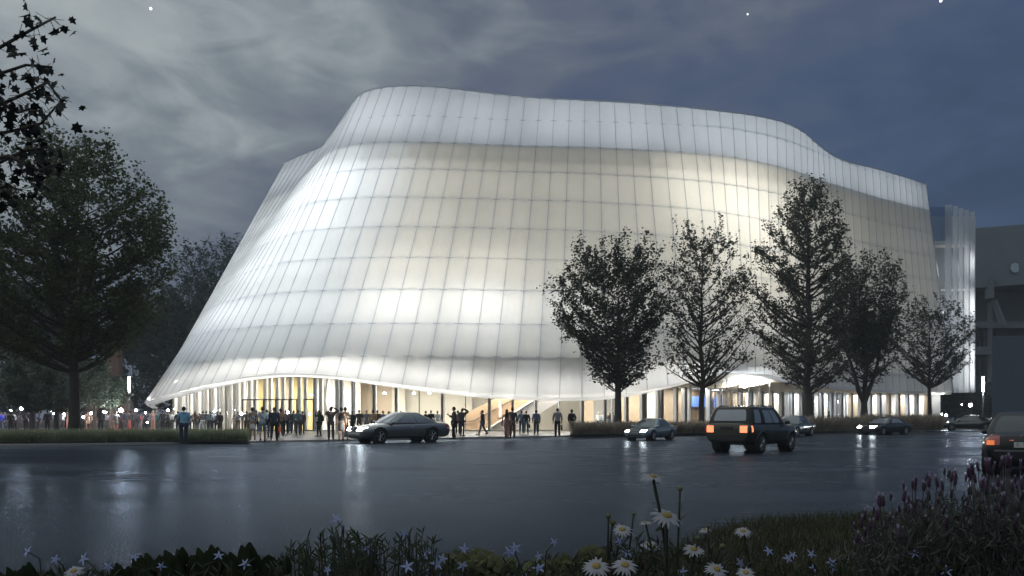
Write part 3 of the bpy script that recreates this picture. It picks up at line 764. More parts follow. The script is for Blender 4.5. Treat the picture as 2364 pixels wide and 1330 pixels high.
# five street trees at the right
d = 57.0
tree('street_tree', 'broad dense street tree behind the silver blue sedan', base_at(1427, d), 0.30, 13, 0, env_px([(885,1400,1440),(860,1360,1500),(820,1340,1530),(770,1325,1520),(740,1255,1540),(690,1252,1548),(640,1290,1540),(600,1320,1515),(560,1330,1480),(532,1350,1440)], 1427, d), 105, 27000, 0.20, LEAF_A, GR, 3, twig=9, spread=.26, tz=11)
d = 61.0
tree('street_tree', 'open airy street tree with upright shoots just left of the big dark off-roader', base_at(1620, d), 0.24, 16, 0, env_px([(855,1600,1640),(840,1520,1710),(800,1530,1730),(740,1520,1735),(680,1530,1740),(620,1540,1730),(570,1560,1700),(520,1580,1660),(492,1598,1630)], 1620, d), 90, 9500, 0.21, LEAF_B, GR, 8, twig=6, spread=.20, up=.95, tz=14)
d = 70.0
tree('street_tree', 'tallest street tree with a pointed crown rising in front of the hall facade', base_at(1866, d), 0.42, 21, 0, env_px([(880,1820,1910),(850,1765,1960),(800,1755,1960),(720,1725,1960),(640,1725,1965),(570,1750,1960),(520,1778,1945),(470,1800,1925),(430,1835,1885),(402,1848,1868)], 1866, d), 130, 27000, 0.23, LEAF_B, GR, 14, twig=8, spread=.28, tz=20)
d = 75.0
tree('street_tree', 'round street tree with a forked trunk behind the dark parked coupe', base_at(1996, d), 0.42, 15, 0, env_px([(868,1950,2040),(835,1905,2060),(780,1900,2085),(700,1912,2092),(650,1925,2088),(610,1955,2060),(578,1985,2020)], 1996, d), 95, 22000, 0.24, LEAF_A, GR, 21, twig=8, spread=.28, tz=6, fork=[(-2.2, 2.6, 9.0), (1.8, 2.6, 9.6), (0.2, 3.0, 11.5)])
d = 80.0
tree('street_tree', 'smallest street tree, in front of the white fin wing', base_at(2146, d), 0.24, 12, 0, env_px([(862,2120,2180),(840,2080,2240),(800,2062,2250),(760,2080,2240),(720,2100,2205),(690,2130,2170),(676,2140,2152)], 2146, d), 80, 9000, 0.21, LEAF_A, GR, 33, twig=6, spread=.20, up=.9, tz=11)
# big leafy tree at the left
d = 40.0
tree('leafy_tree', 'tall leafy olive green tree with a thick dark trunk in the long grass bed', base_at(172, d), 0.29, 16, 0, env_px([(800,90,230),(765,-60,330),(700,-110,370),(620,-110,385),(540,-100,400),(470,-60,390),(420,-10,300),(370,60,260),(320,120,220),(284,158,178)], 172, d), 120, 36000, 0.19, LEAF_L, 'trees at the left', 41, twig=9, spread=.28, up=.6, tz=14.5)
# two slim trees and the low pines behind them
for px, d, lb, sd in ((75, 57, 'slim grey trunked pine behind the grass bed nearest the left edge', 51), (132, 60, 'slim grey trunked pine just left of the thick dark trunk', 52)):
    tree('pine_tree', lb, base_at(px, d), 0.26, 8, 0, env_px([(935,px-25,px+25),(905,px-75,px+70),(870,px-80,px+75),(835,px-60,px+60),(805,px-25,px+25)], px, d), 60, 15000, 0.17, LEAF_P, 'pines at the left', sd, twig=8, spread=.22, shoots=False, tz=5, bark=mat('grey_bark', (0.13, 0.12, 0.12), .9, var=.3, scale=8))
for px, d, lb, sd, hh in ((218, 66, 'bushy grey green pine between the thick trunk and the rusty slab', 53, 830), (258, 68, 'smaller bushy pine touching the rusty slab', 54, 868)):
    tree('pine_tree', lb, base_at(px, d), 0.2, 7, 0, env_px([(935,px-15,px+15),(915,px-45,px+22),(880,px-48,px+24),(hh+20,px-30,px+18),(hh,px-12,px+10)], px, d), 45, 13000, 0.17, LEAF_P, 'pines at the left', sd, twig=8, spread=.22, shoots=False, tz=4)
# darker trees further back
for px, d, rowsy, lb, sd in (
    (470, 112, [(900,390,560),(820,370,580),(720,395,570),(650,405,560),(600,425,540),(556,455,500)], 'dark bushy tree behind the left flank of the hall, beneath the open sky', 61),
    (540, 120, [(900,470,620),(700,490,600),(620,500,590),(560,520,565),(548,535,550)], 'dark tree half hidden behind the sloping glass edge of the hall', 62),
    (395, 100, [(940,330,450),(860,325,455),(760,335,450),(700,350,430),(655,375,415)], 'dark spreading tree behind the lit lamp post at the left', 63),
    (310, 96, [(945,240,370),(860,235,380),(760,250,365),(700,275,345),(660,300,325)], 'dark round tree behind the rusty sculpture', 64),
    (30, 90, [(945,-60,110),(850,-80,120),(740,-70,115),(660,-40,90),(610,0,50)], 'dark broad tree at the left edge behind the crowd', 65),
    (150, 94, [(945,80,230),(840,70,240),(740,80,230),(650,110,200),(600,140,170)], 'dark round tree behind the thick trunk', 66)):
    tree('background_tree', lb, base_at(px, d), 0.35, 14, 0, env_px(rowsy, px, d), 80, 15000, 0.36, LEAF_F, 'dark trees behind the plaza', sd, twig=7, spread=.5, shoots=False, tz=8)
for px, d, h0, lb, sd in ((2205, 112, 900, 'low dark tree under the white fin wing', 71), (2262, 118, 905, 'low dark tree behind the right lamp post', 72), (2235, 122, 896, 'low dark tree between the floodlights under the wing', 73)):
    tree('background_tree', lb, base_at(px, d), 0.2, 5, 0, env_px([(958,px-32,px+32),(940,px-38,px+38),(920,px-28,px+28),(h0,px-8,px+8)], px, d), 40, 5000, 0.32, LEAF_F, 'dark trees under the wing', sd, twig=6, spread=.4, shoots=False, tz=3)

# near tree whose branches hang into the upper left corner
def overhang():
    rd = random.Random(5); rs = np.random.default_rng(5)
    root = empty('overhanging_tree', (-8.4, 7.6, 0)); tag(root, 'near tree whose large dark lobed leaves hang into the upper corner', 'tree')
    mb = MB(); mb.tube([(-8.4, 7.6, -.05), (-8.5, 7.6, 2), (-8.2, 7.7, 4), (-8.3, 7.8, 6.6)], [.22, .17, .13, .07], 8)
    lv = []
    br = [  # branches as pixel polylines at about 7 m
        [(-330,330),(-160,200),(-20,120),(70,70),(128,40)], [(-330,330),(-200,240),(-60,190),(60,150),(120,155)],
        [(-330,420),(-180,300),(-40,260),(60,215),(110,190),(150,245)], [(-330,460),(-180,360),(-60,320),(40,300),(95,285),(140,235)],
        [(-330,500),(-150,420),(-30,390),(50,350),(110,340)], [(-330,520),(-150,470),(-60,440),(20,430),(50,440)], [(-330,460),(-100,390),(20,360),(90,395),(150,370)], [(-330,330),(-150,260),(-10,230),(40,260),(75,250)],
        [(-330,300),(-520,180),(-700,90),(-860,60)], [(-330,360),(-500,300),(-680,260),(-880,290)], [(-330,430),(-560,420),(-760,400),(-900,430)], [(-330,250),(-380,80),(-330,-60),(-260,-160)], [(-330,280),(-220,60),(-130,-60),(-60,-150)], [(-330,260),(-470,20),(-560,-100),(-640,-180)], [(-330,470),(-430,520),(-600,540),(-720,600)]]
    for bi, b in enumerate(br):
        pts = [P(x, y, 7.4 + .25 * math.sin(i * 2 + bi)) for i, (x, y) in enumerate(b)]
        pts[0] = Vector((-8.25, 7.7, pts[0].z - .3))
        mb.tube(pts, [.022 * (1 - i / (len(pts) + 1)) + .003 for i in range(len(pts))], 5)
        for i in range(len(pts) - 1):
            for q in range((12 if i > 1 else 7) if bi < 8 else 30):
                p = pts[i].lerp(pts[i + 1], rd.random()); o_ = Vector((rd.gauss(0, .10), rd.gauss(0, .14), rd.gauss(-.05, .09)))
                mb.tube([p, p + o_ * .6], .003, 3); lv.append((p + o_, o_))
    link('trunk', mb.mesh('overhang_trunk', True), M_BARK, root)
    # lobed leaves
    out = [(0, -.5), (.16, -.34), (.42, -.38), (.30, -.10), (.50, .10), (.22, .16), (.14, .34), (0, .55), (-.14, .34), (-.22, .16), (-.50, .10), (-.30, -.10), (-.42, -.38), (-.16, -.34)]
    lm_ = MB()
    for p, o_ in lv:
        s_ = rd.uniform(.06, .13)
        M = Matrix.Translation(p) @ Matrix.Rotation(rd.uniform(0, 6.28), 4, 'Z') @ Matrix.Rotation(rd.gauss(1.1, .5), 4, 'X') @ Matrix.Rotation(rd.gauss(3.1, .6), 4, 'Z')
        vs = [M @ Vector((x * s_, y * s_, -.25 * s_ * (abs(x) * 1.4) ** 1.5 - .1 * s_ * y)) for x, y in out] + [M @ Vector((0, 0, 0))]
        lm_.add(vs, [(i, (i + 1) % 14, 14) for i in range(14)])
    link('foliage', lm_.mesh('overhang_leaves'), leafmat('near_dark_leaves', (.008, .011, .010), (.022, .028, .020), trans=.15), root)
overhang()
# ================================================================== cars
from mathutils.bvhtree import BVHTree
def paint(name, col, rough=0.22, metal=0.35):
    return mat(name, col, rough, metal, var=0.10, scale=30, coat=0.8)
M_TYRE = mat('tyre_rubber', (0.015, 0.015, 0.016), 0.85, var=.2, scale=20)
M_RIM = mat('alloy_rim', (0.46, 0.48, 0.50), 0.28, metal=0.9, var=.05)
M_BLACKP = mat('black_plastic', (0.018, 0.018, 0.02), 0.5, var=.15)
M_CHROME = mat('chrome', (0.75, 0.77, 0.80), 0.12, metal=1.0, var=.02)
M_CARGL = mat('car_glass', (0.10, 0.125, 0.145), 0.06, spec=0.9, var=.1, scale=3, coat=1.0)
M_CARGL2 = mat('pale_car_glass', (0.26, 0.30, 0.34), 0.10, spec=0.9, var=.15, scale=4, coat=1.0)
M_GAP = mat('panel_gap', (0.008, 0.008, 0.009), 0.8, var=0)
M_HEADON = glow('headlight_on', (1.0, 0.95, 0.84), 120)
M_HEADOFF = mat('headlight_lens', (0.45, 0.48, 0.52), 0.08, metal=.4, coat=1, var=.05)
M_TAILON = glow('tail_light_on', (1.0, 0.22, 0.10), 1.9)
M_TAILOFF = mat('tail_light_lens', (0.35, 0.05, 0.03), 0.15, coat=1, var=.1)
M_PLATE = mat('number_plate', (0.55, 0.56, 0.54), 0.5, var=.05)

def car(name, label, cat_, pos, heading, spec, pm, scale=1.0, head_on=False, tail_on=False, glass=None, group=None, plate=None, emblem=None, side_gl=None):
    root = empty(name, pos, heading); root.scale = (scale,) * 3 if not isinstance(scale, tuple) else scale; tag(root, label, cat_, group)
    L_ = lambda n, mb, m, par=root, sm=False: (lambda o: o)(mb.build(n, m, par, sm, local=True))
    st = spec['st']; rows = []
    for (x, zb, zs, zt, wb, wm, ws) in st:
        zm = zb + .5 * (zs - zb)
        half = [(0, zb), (wb * .8, zb), (wb, zb + .07), (wm, zm), (wm * .995, zs - .10), (ws, zs), (ws * .62, zt - .004), (0, zt)]
        ring = [Vector((x, y, z)) for y, z in half] + [Vector((x, -y, z)) for y, z in half[-2:0:-1]]
        rows.append(ring)
    n = len(rows[0]); mb = MB(); mb.v = [tuple(v) for r_ in rows for v in r_]
    for i in range(len(rows) - 1):
        for j in range(n):
            q = (j + 1) % n; mb.f.append((i * n + j, i * n + q, (i + 1) * n + q, (i + 1) * n + j))
    mb.f += [tuple(range(n))[::-1], tuple(range((len(rows) - 1) * n, len(rows) * n))]
    me = smooth_mesh(mb.mesh('body'), 2)
    bm = bmesh.new(); bm.from_mesh(me); bmesh.ops.recalc_face_normals(bm, faces=bm.faces); bm.to_mesh(me); bm.free()
    bv = BVHTree.FromPolygons([v.co.copy() for v in me.vertices], [tuple(p.vertices) for p in me.polygons])
    # wheel arches are cut out of the body
    o = bpy.data.objects.new('tmp', me); COL.objects.link(o)
    cut = MB(); rw = spec['rw']
    for ax in spec['ax']:
        for s in (-1, 1):
            M = Matrix.Translation((ax, s * 0.80, rw + .01)) @ Matrix.Rotation(R(90), 4, 'X')
            cut.lathe([(rw + .055, -.34), (rw + .055, .34)], (0, 0, 0), 28, M)
    cm = cut.mesh('cut'); b2 = bmesh.new(); b2.from_mesh(cm); bmesh.ops.recalc_face_normals(b2, faces=b2.faces); b2.to_mesh(cm); b2.free()
    co_ = bpy.data.objects.new('cut', cm); COL.objects.link(co_)
    md = o.modifiers.new('b', 'BOOLEAN'); md.object = co_; md.operation = 'DIFFERENCE'; md.solver = 'EXACT'
    dg = bpy.context.evaluated_depsgraph_get(); dg.update()
    me2 = bpy.data.meshes.new_from_object(o.evaluated_get(dg)); bpy.data.objects.remove(o); bpy.data.objects.remove(co_)
    me2.name = name + '_body'; me2.materials.clear()
    body = link('body', me2, pm, root, local=True)
    def hit(org, dr, off=.004):
        h = bv.ray_cast(Vector(org), Vector(dr))
        return None if h[0] is None else h[0] - Vector(dr) * off
    def patch(nm, m, axis, sgn, a0, a1, b0, b1, par=root, off=.006, na=8, nb=5, thick=.0, shape=None):
        """a panel laid on the body: axis 'x' = seen from front/rear (a=y, b=z), 'y' = seen from the side (a=x, b=z)"""
        rws = []
        for j in range(nb + 1):
            r_ = []
            for i in range(na + 1):
                a = a0 + (a1 - a0) * i / na; b = b0 + (b1 - b0) * j / nb
                if shape: a, b = shape(a, b)
                p = hit((sgn * 4, a, b), (-sgn, 0, 0), off) if axis == 'x' else hit((a, sgn * 3, b), (0, -sgn, 0), off)
                if p is None: return None
                r_.append(p)
            rws.append(r_)
        return L_(nm, MB().grid(rws, flip=(sgn < 0) == (axis == 'x')), m, par, True)
    # greenhouse
    xfb, xrb, xft, xrt, zb, zt, wb, wt = spec['gh']
    def S(s, v, off=0.0):
        e = int(s) % 4; t = s - int(s)
        def corner(xf, xr, w, bow_f, bow_r):
            if e == 0: y = -w + 2 * w * t; return Vector((xf - bow_f * (y / w) ** 2, y, 0)), Vector((1, .25 * y / w, 0))
            if e == 1: x = (xf - bow_f) + ((xr + bow_r) - (xf - bow_f)) * t; return Vector((x, w * (1 + .035 * math.sin(math.pi * t)), 0)), Vector((0, 1, 0))
            if e == 2: y = w - 2 * w * t; return Vector((xr + bow_r * (y / w) ** 2, y, 0)), Vector((-1, .25 * y / w, 0))
            x = (xr + bow_r) + ((xf - bow_f) - (xr + bow_r)) * t; return Vector((x, -w * (1 + .035 * math.sin(math.pi * t)), 0)), Vector((0, -1, 0))
        a, na_ = corner(xfb, xrb, wb, .16, .10); b, nb_ = corner(xft, xrt, wt, .12, .07)
        a.z = zb; b.z = zt - (.03 if e in (1, 3) else .02)
        p = a.lerp(b, v); nn = na_.normalized()
        return p + nn * (.045 * math.sin(math.pi * v * .9) + off) + Vector((0, 0, off * .4))
    ss = [i / 8 for i in range(32)]
    gm = MB(); NVg = 6
    gr = [[S(s, j / NVg) for s in ss] for j in range(NVg + 1)]
    m_ = len(ss); gm.v = [tuple(p) for r_ in gr for p in r_]
    for j in range(NVg):
        for i in range(m_): gm.f.append((j * m_ + i, j * m_ + (i + 1) % m_, (j + 1) * m_ + (i + 1) % m_, (j + 1) * m_ + i))
    last = NVg * m_; cxr = (xft + xrt) / 2
    prev = last
    for q, (sc_, dz) in enumerate(((.86, .03), (.55, .05), (.2, .058))):
        b0 = len(gm.v)
        for i in range(m_):
            p = Vector(gm.v[last + i]); gm.v.append((cxr + (p.x - cxr) * sc_, p.y * sc_, zt + dz - .01))
        for i in range(m_): gm.f.append((prev + i, prev + (i + 1) % m_, b0 + (i + 1) % m_, b0 + i))
        prev = b0
    gm.f.append(tuple(range(prev, prev + m_)))
    cab = L_('cabin', gm, spec.get('cabm', pm) if spec.get('black_pillars') is None else M_BLACKP, root, True)
    if spec.get('black_pillars'):
        rm = MB(); bb = []
        for sc_, dz in ((1.012, -.055), (1.012, .0), (.87, .038), (.56, .058), (.2, .066)):
            bb.append([Vector((cxr + (p[0] - cxr) * sc_, p[1] * sc_, zt + dz - .004)) for p in gm.v[last:last + m_]] )
        for r_ in bb: r_.append(r_[0])
        rm.grid(bb); rf = L_('roof', rm, pm, root, True)
    def window(nm, s0, s1, v0, v1, m, k0=0, k1=0):
        rws = []
        for j in range(7):
            v = j / 6; r_ = []
            for i in range(13):
                t = i / 12
                edge = .5 * abs(2 * v - 1) ** 6 * .06 * (s1 - s0)      # soft corners
                r_.append(S(s0 + edge + (s1 - s0 - 2 * edge) * t + k0 * v * (1 - t) + k1 * v * t, v0 + (v1 - v0) * v, .007))
            rws.append(r_)
        return L_(nm, MB().grid(rws), m, root, True)
    g1 = glass or M_CARGL
    window('windscreen', .07, .93, .06, .92, g1)
    window('rear_window', 2.0 + spec.get('rwi', .07), 3.0 - spec.get('rwi', .07), spec.get('rwv', .10), .90, g1)
    for (t0, t1) in spec['win']:
        window('side_window', 1 + t0, 1 + t1, .10, .90, side_gl or g1); window('side_window', 4 - t1, 4 - t0, .10, .90, side_gl or g1)
    # wheels
    for ax in spec['ax']:
        for s in (-1, 1):
            wy = spec['wy'] * s
            M = Matrix.Translation((ax, wy, rw)) @ Matrix.Rotation(R(-90 * s), 4, 'X')
            we = empty('wheel', (0, 0, 0)); we.parent = root
            tw = .11
            L_('tyre', MB().lathe([(rw * .66, -tw), (rw * .93, -tw), (rw, -tw * .7), (rw, tw * .7), (rw * .93, tw), (rw * .66, tw), (rw * .62, tw * .5)], (0, 0, 0), 28, M), M_TYRE, we, True)
            rmb = MB().lathe([(rw * .68, tw * .2), (rw * .68, tw * .96), (rw * .62, tw * .98), (rw * .60, tw * .35), (rw * .2, tw * .2)], (0, 0, 0), 28, M)
            ns = spec['spokes']
            for i in range(ns):
                a = 2 * math.pi * i / ns
                p0 = M @ Vector((.05 * math.cos(a), .05 * math.sin(a), tw * .8)); p1 = M @ Vector((rw * .64 * math.cos(a), rw * .64 * math.sin(a), tw * .85))
                rmb.tube([p0, p1], [rw * .09 if ns < 8 else rw * .06, rw * .075 if ns < 8 else rw * .05], 5)
            rmb.lathe([(.07, tw * .55), (.07, tw * .88), (.03, tw * .95)], (0, 0, 0), 12, M)
            L_('rim', rmb, M_RIM, we, False)
            # black liner in the arch
            lm2 = MB().lathe([(rw + .05, -.30), (rw + .05, .02)], (0, 0, 0), 20, M); L_('arch_liner', lm2, M_BLACKP, we)
    # lamps, grille, bumpers, plates
    for s in (-1, 1):
        y0, y1, z0, z1 = spec['head']; patch('headlight', M_HEADON if head_on else M_HEADOFF, 'x', 1, min(s * y0, s * y1), max(s * y0, s * y1), z0, z1, off=.012)
        y0, y1, z0, z1 = spec['tail']; patch('tail_light', M_TAILON if tail_on else M_TAILOFF, 'x', -1, min(s * y0, s * y1), max(s * y0, s * y1), z0, z1, off=.012)
        sx0, sx1, z0, z1 = spec['tail_side']; patch('tail_light', M_TAILON if tail_on else M_TAILOFF, 'y', s, sx0, sx1, z0, z1, off=.010)
    yg, z0, z1 = spec['grille']; gp = patch('grille', mat('grille_mesh', (.05, .05, .055), .4, .6, var=.4, scale=60), 'x', 1, -yg, yg, z0, z1, off=.015)
    if gp:
        c0 = [hit((4, y, z), (-1, 0, 0), .02) for y, z in ((-yg, z0), (yg, z0), (yg, z1), (-yg, z1), (-yg, z0))]
        L_('grille_trim', MB().tube(c0, .016, 5), M_CHROME, gp)
    patch('air_intake', M_BLACKP, 'x', 1, -.5, .5, spec['intake'][0], spec['intake'][1], off=.01)
    for zc, hh, sg in ((spec['fb'], .05, 1), (spec['rb'], .05, -1)):
        patch('bumper_strip', M_BLACKP if not spec.get('chrome') else M_CHROME, 'x', sg, -.62, .62, zc - .022, zc + .022, off=.016, nb=2)
    # doors
    for s in (-1, 1):
        for (x0, x1) in spec['doors']:
            dz0, dz1 = spec['dz']
            dd = patch('door', pm, 'y', s, x0, x1, dz0, dz1, off=.003, na=6, nb=8)
            if dd is None: continue
            pts = [hit((x, s * 3, z), (0, -s, 0), .004) for x, z in ((x0, dz1), (x0, (dz0 + dz1) / 2), (x0, dz0), ((x0 + x1) / 2, dz0), (x1, dz0), (x1, (dz0 + dz1) / 2), (x1, dz1))]
            pts = [p for p in pts if p is not None]
            L_('door_gap', MB().tube(pts, .007, 4), M_GAP, dd)
            hpt = hit((x1 + .16, s * 3, dz1 - .10), (0, -s, 0), .02)
            if hpt: L_('handle', MB().ball(hpt, (.10, .022, .022), 8, 6), pm if not spec.get('chrome') else M_CHROME, dd, True)
        mp = hit((spec['mir'], s * 3, spec['dz'][1] + .0), (0, -s, 0), 0)
        if mp: L_('mirror', MB().ball(mp + Vector((0, s * .12, .10)), (.075, .11, .075), 10, 8).tube([mp, mp + Vector((0, s * .1, .08))], .025, 5), spec.get('mirm', pm), root, True)
        # dark sill under the doors
        patch('sill_strip', M_BLACKP, 'y', s, spec['ax'][1] + rw + .12, spec['ax'][0] - rw - .12, spec['dz'][0] - .10, spec['dz'][0] - .03, off=.012, nb=2)
    if plate is not None:
        z = spec['plz']; c = hit((-4, 0, z), (1, 0, 0), .02)
        pl = L_('number_plate', MB().box((c.x, 0, z), (.012, .52, .115)), M_PLATE)
        if plate: lettering(plate, pl, c.x - .009, z, .085)
    else:
        z = spec['plz']; c = hit((-4, 0, z), (1, 0, 0), .02); L_('number_plate', MB().box((c.x, 0, z), (.012, .5, .11)), M_BLACKP)
    return root, hit, L_, patch

def lettering(txt, par, x, z, size):
    cu = bpy.data.curves.new('lettering', 'FONT'); cu.body = txt; cu.size = size * 1.15; cu.align_x = 'CENTER'; cu.align_y = 'CENTER'; cu.extrude = .001
    o = bpy.data.objects.new('tmp', cu); COL.objects.link(o)
    dg = bpy.context.evaluated_depsgraph_get(); dg.update()
    me = bpy.data.meshes.new_from_object(o.evaluated_get(dg)); bpy.data.objects.remove(o); me.materials.clear()
    me.transform(Matrix.Translation((x, 0, z)) @ Matrix.Rotation(R(-90), 4, 'Z') @ Matrix.Rotation(R(90), 4, 'X'))
    return link('lettering', me, M_GAP, par, local=True)

SEDAN = dict(st=[(2.37,.30,.56,.58,.56,.62,.54),(2.36,.27,.60,.62,.62,.70,.60),(2.30,.20,.66,.69,.72,.80,.68),(2.05,.19,.68,.72,.78,.86,.74),(1.30,.18,.80,.86,.80,.90,.78),(.92,.18,.85,.93,.80,.91,.82),(0,.18,.88,.94,.80,.915,.84),(-1.0,.18,.90,.96,.80,.91,.83),(-1.6,.19,.93,1.01,.78,.90,.78),(-2.10,.22,.92,.99,.74,.85,.72),(-2.34,.26,.88,.93,.70,.80,.68),(-2.40,.32,.78,.82,.64,.74,.62),(-2.41,.36,.72,.75,.58,.68,.56)],
    gh=(1.08,-1.72,.26,-.92,.88,1.40,.80,.56), win=[(.19,.50),(.53,.80)], rw=.325, ax=(1.40,-1.36), wy=.79, spokes=7,
    head=(.42,.70,.58,.69), tail=(.42,.68,.72,.86), tail_side=(-2.26,-2.10,.74,.88), grille=(.34,.56,.67), intake=(.30,.42), fb=.50, rb=.52, doors=[(.98,-.02),(-.04,-1.02)], dz=(.30,.84), mir=.82, plz=.62)
COUPE = dict(SEDAN, st=[(2.47,.30,.60,.62,.60,.68,.58),(2.46,.27,.66,.69,.68,.76,.64),(2.40,.20,.71,.75,.76,.85,.70),(2.10,.19,.74,.79,.80,.90,.76),(1.30,.18,.83,.89,.82,.93,.80),(.92,.18,.87,.94,.82,.945,.84),(0,.18,.89,.96,.82,.95,.86),(-1.0,.18,.91,.97,.82,.95,.86),(-1.7,.19,.93,1.00,.80,.93,.80),(-2.25,.22,.92,.97,.76,.88,.74),(-2.48,.26,.88,.92,.72,.82,.68),(-2.55,.32,.78,.82,.66,.76,.62),(-2.56,.36,.72,.75,.60,.70,.58)],
    gh=(1.14,-1.86,.28,-.86,.90,1.38,.84,.58), win=[(.19,.54),(.56,.80)], rw=.33, ax=(1.50,-1.42), spokes=5, wy=.82,
    head=(.40,.76,.58,.72), tail=(.44,.70,.70,.84), tail_side=(-2.40,-2.20,.72,.86), grille=(.34,.56,.74), intake=(.28,.36), fb=.47, rb=.50, doors=[(1.0,-.42)], mir=.86, chrome=True)
SUV = dict(SEDAN, st=[(2.24,.42,.80,.82,.62,.72,.60),(2.23,.38,.86,.88,.68,.78,.64),(2.16,.32,.92,.95,.72,.82,.68),(1.9,.28,1.00,1.04,.82,.92,.76),(1.2,.28,1.06,1.11,.84,.95,.82),(.85,.28,1.08,1.13,.84,.955,.86),(0,.28,1.09,1.14,.84,.955,.87),(-1.0,.28,1.10,1.15,.84,.955,.87),(-1.7,.30,1.10,1.15,.83,.95,.86),(-2.08,.34,1.10,1.15,.81,.92,.84),(-2.24,.38,1.08,1.13,.78,.90,.82),(-2.29,.42,1.04,1.08,.74,.86,.78),(-2.30,.46,1.0,1.03,.70,.82,.74)],
    gh=(1.02,-2.16,.40,-1.86,1.07,1.70,.85,.68), win=[(.16,.36),(.385,.63),(.74,.93)], black_pillars=True, rw=.37, ax=(1.34,-1.32), wy=.83, spokes=10,
    head=(.45,.74,.78,.93), tail=(.52,.80,.78,1.03), tail_side=(-2.15,-2.05,.80,1.03), grille=(.40,.76,.92), intake=(.45,.58), fb=.66, rb=.66, doors=[(.95,-.02),(-.05,-.95)], dz=(.46,1.04), mir=.78, plz=.93, rwi=.10, rwv=.22, mirm=M_BLACKP)

# dark coupe with lit headlights in front of the entrance
P_BLK = paint('black_paint', (0.115, 0.125, 0.13), .18, .7); P_SILV = paint('silver_blue_paint', (0.36, 0.43, 0.48), .25, .6); P_OLV = paint('olive_black_paint', (0.050, 0.050, 0.030), .2, .5); P_GRY = paint('grey_blue_paint', (0.24, 0.30, 0.34), .25, .6); P_CHAR = paint('charcoal_paint', (0.085, 0.092, 0.10), .2, .6)
r_, hit, L_, patch = car('parked_coupe', 'black wet two-door coupe with lit headlights and ring emblem grille before the entrance crowd', 'car', GX(921, 41.2), R(180 + 38), COUPE, paint('wet_silver_black_paint', (0.30, 0.32, 0.33), .2, .7), (1.06, 1.06, 1.13), head_on=True, glass=M_CARGL2)
c = hit((4, 0, .65), (-1, 0, 0), .03)
e_ = MB(); ringp = [c + Vector((0, .085 * math.cos(a * math.pi / 8), .085 * math.sin(a * math.pi / 8))) for a in range(17)]; e_.tube(ringp, .010, 5)
for a in (90, 210, 330): e_.tube([c, c + Vector((0, .08 * math.cos(R(a)), .08 * math.sin(R(a))))], [.014, .004], 5)
L_('emblem', e_, M_CHROME)
car('sedan', 'silver blue four-door sedan with lit headlights driving left beside the first street tree', 'car', GX(1503, 45.3), R(180 + 54), SEDAN, P_SILV, .88, head_on=True)
r_, hit, L_, patch = car('offroad_car', 'dark olive off-road car seen from behind with glowing tail lights and roof rails', 'car', GX(1741, 30.3), R(48), SUV, P_OLV, 1.0, tail_on=True, glass=M_CARGL2)
patch('rear_bumper', M_BLACKP, 'x', -1, -.66, .66, .50, .60, off=.03, nb=3); 
for s in (-1, 1): L_('roof_rail', MB().tube([Vector((.25, s * .60, 1.72)), Vector((.15, s * .60, 1.765)), Vector((-1.6, s * .60, 1.765)), Vector((-1.75, s * .60, 1.72))], .02, 6), M_BLACKP, root if False else r_)
for ax in SUV['ax']:
    for s in (-1, 1):
        pts = []
        for i in range(13):
            a = math.pi * i / 12; q = hit((ax + .43 * math.cos(a), s * 3, .38 + .43 * math.sin(a)), (0, -s, 0), .012)
            if q: pts.append(q)
        if len(pts) > 3: L_('arch_trim', MB().tube(pts, .028, 5), P_OLV, r_, True)
L_('exhaust', MB().tube([(-2.1, -.5, .34), (-2.3, -.5, .33)], .035, 8), M_CHROME, r_)
L_('antenna', MB().ball((-1.35, 0, 1.775), (.09, .03, .03), 8, 6), M_BLACKP, r_)
car('sedan', 'grey blue sedan half hidden behind the olive off-road car', 'car', GX(1829, 54.0), R(180 + 50), SEDAN, P_GRY, 1.0)
car('parked_coupe', 'dark coupe with lit headlights in front of the pampas grass near the forked tree', 'car', GX(2043, 58.8), R(180 + 30), COUPE, P_CHAR, .93, head_on=True, glass=M_CARGL2)
car('sedan', 'black four-door sedan seen from the side below the floodlights', 'car', GX(2236, 75.2), R(153), SEDAN, P_BLK, 1.04)
car('sedan', 'dark sedan behind the black sedan, mostly hidden by the grey slab wall', 'car', GX(2306, 79.5), R(156), SEDAN, P_CHAR, 1.04)
near = dict(SEDAN, gh=(1.08,-1.60,.26,-.98,.90,1.40,.80,.60), tail=(.52,.76,.70,.90), tail_side=(-2.30,-2.02,.74,.92), plz=.71, rb=.58, chrome=True)
r_, hit, L_, patch = car('sedan', 'near dark sedan seen from behind, with four-ring emblem and white number plate', 'car', GX(2374, 19.3), R(56.5), near, mat('dark_aubergine_paint', (0.014, 0.013, 0.017), .3, .3, var=.1, scale=30, coat=.25), 1.03, tail_on=False, plate='S · SFF 880', glass=mat('dim_car_glass', (.05, .065, .08), .1, spec=.5, var=.1, coat=.3))
e_ = MB()
for i in range(4):
    c = hit((-4, (i - 1.5) * .062, .89), (1, 0, 0), .012)
    e_.tube([c + Vector((0, .043 * math.cos(a * math.pi / 9), .043 * math.sin(a * math.pi / 9))) for a in range(19)], .006, 5)
L_('emblem', e_, M_CHROME)
patch('reverse_reflector', mat('amber_reflector_glow', (.6, .12, .04), .3, emit=(1, .25, .08), strength=.35, var=.0), 'x', -1, .26, .34, .80, .815, off=.01, nb=1)  # reflector is no lamp, its faint shine is put in as emission
patch('side_lamp', glow('amber_lamp', (1, .24, .08), .5), 'x', -1, .62, .77, .70, .80, off=.02, nb=3)
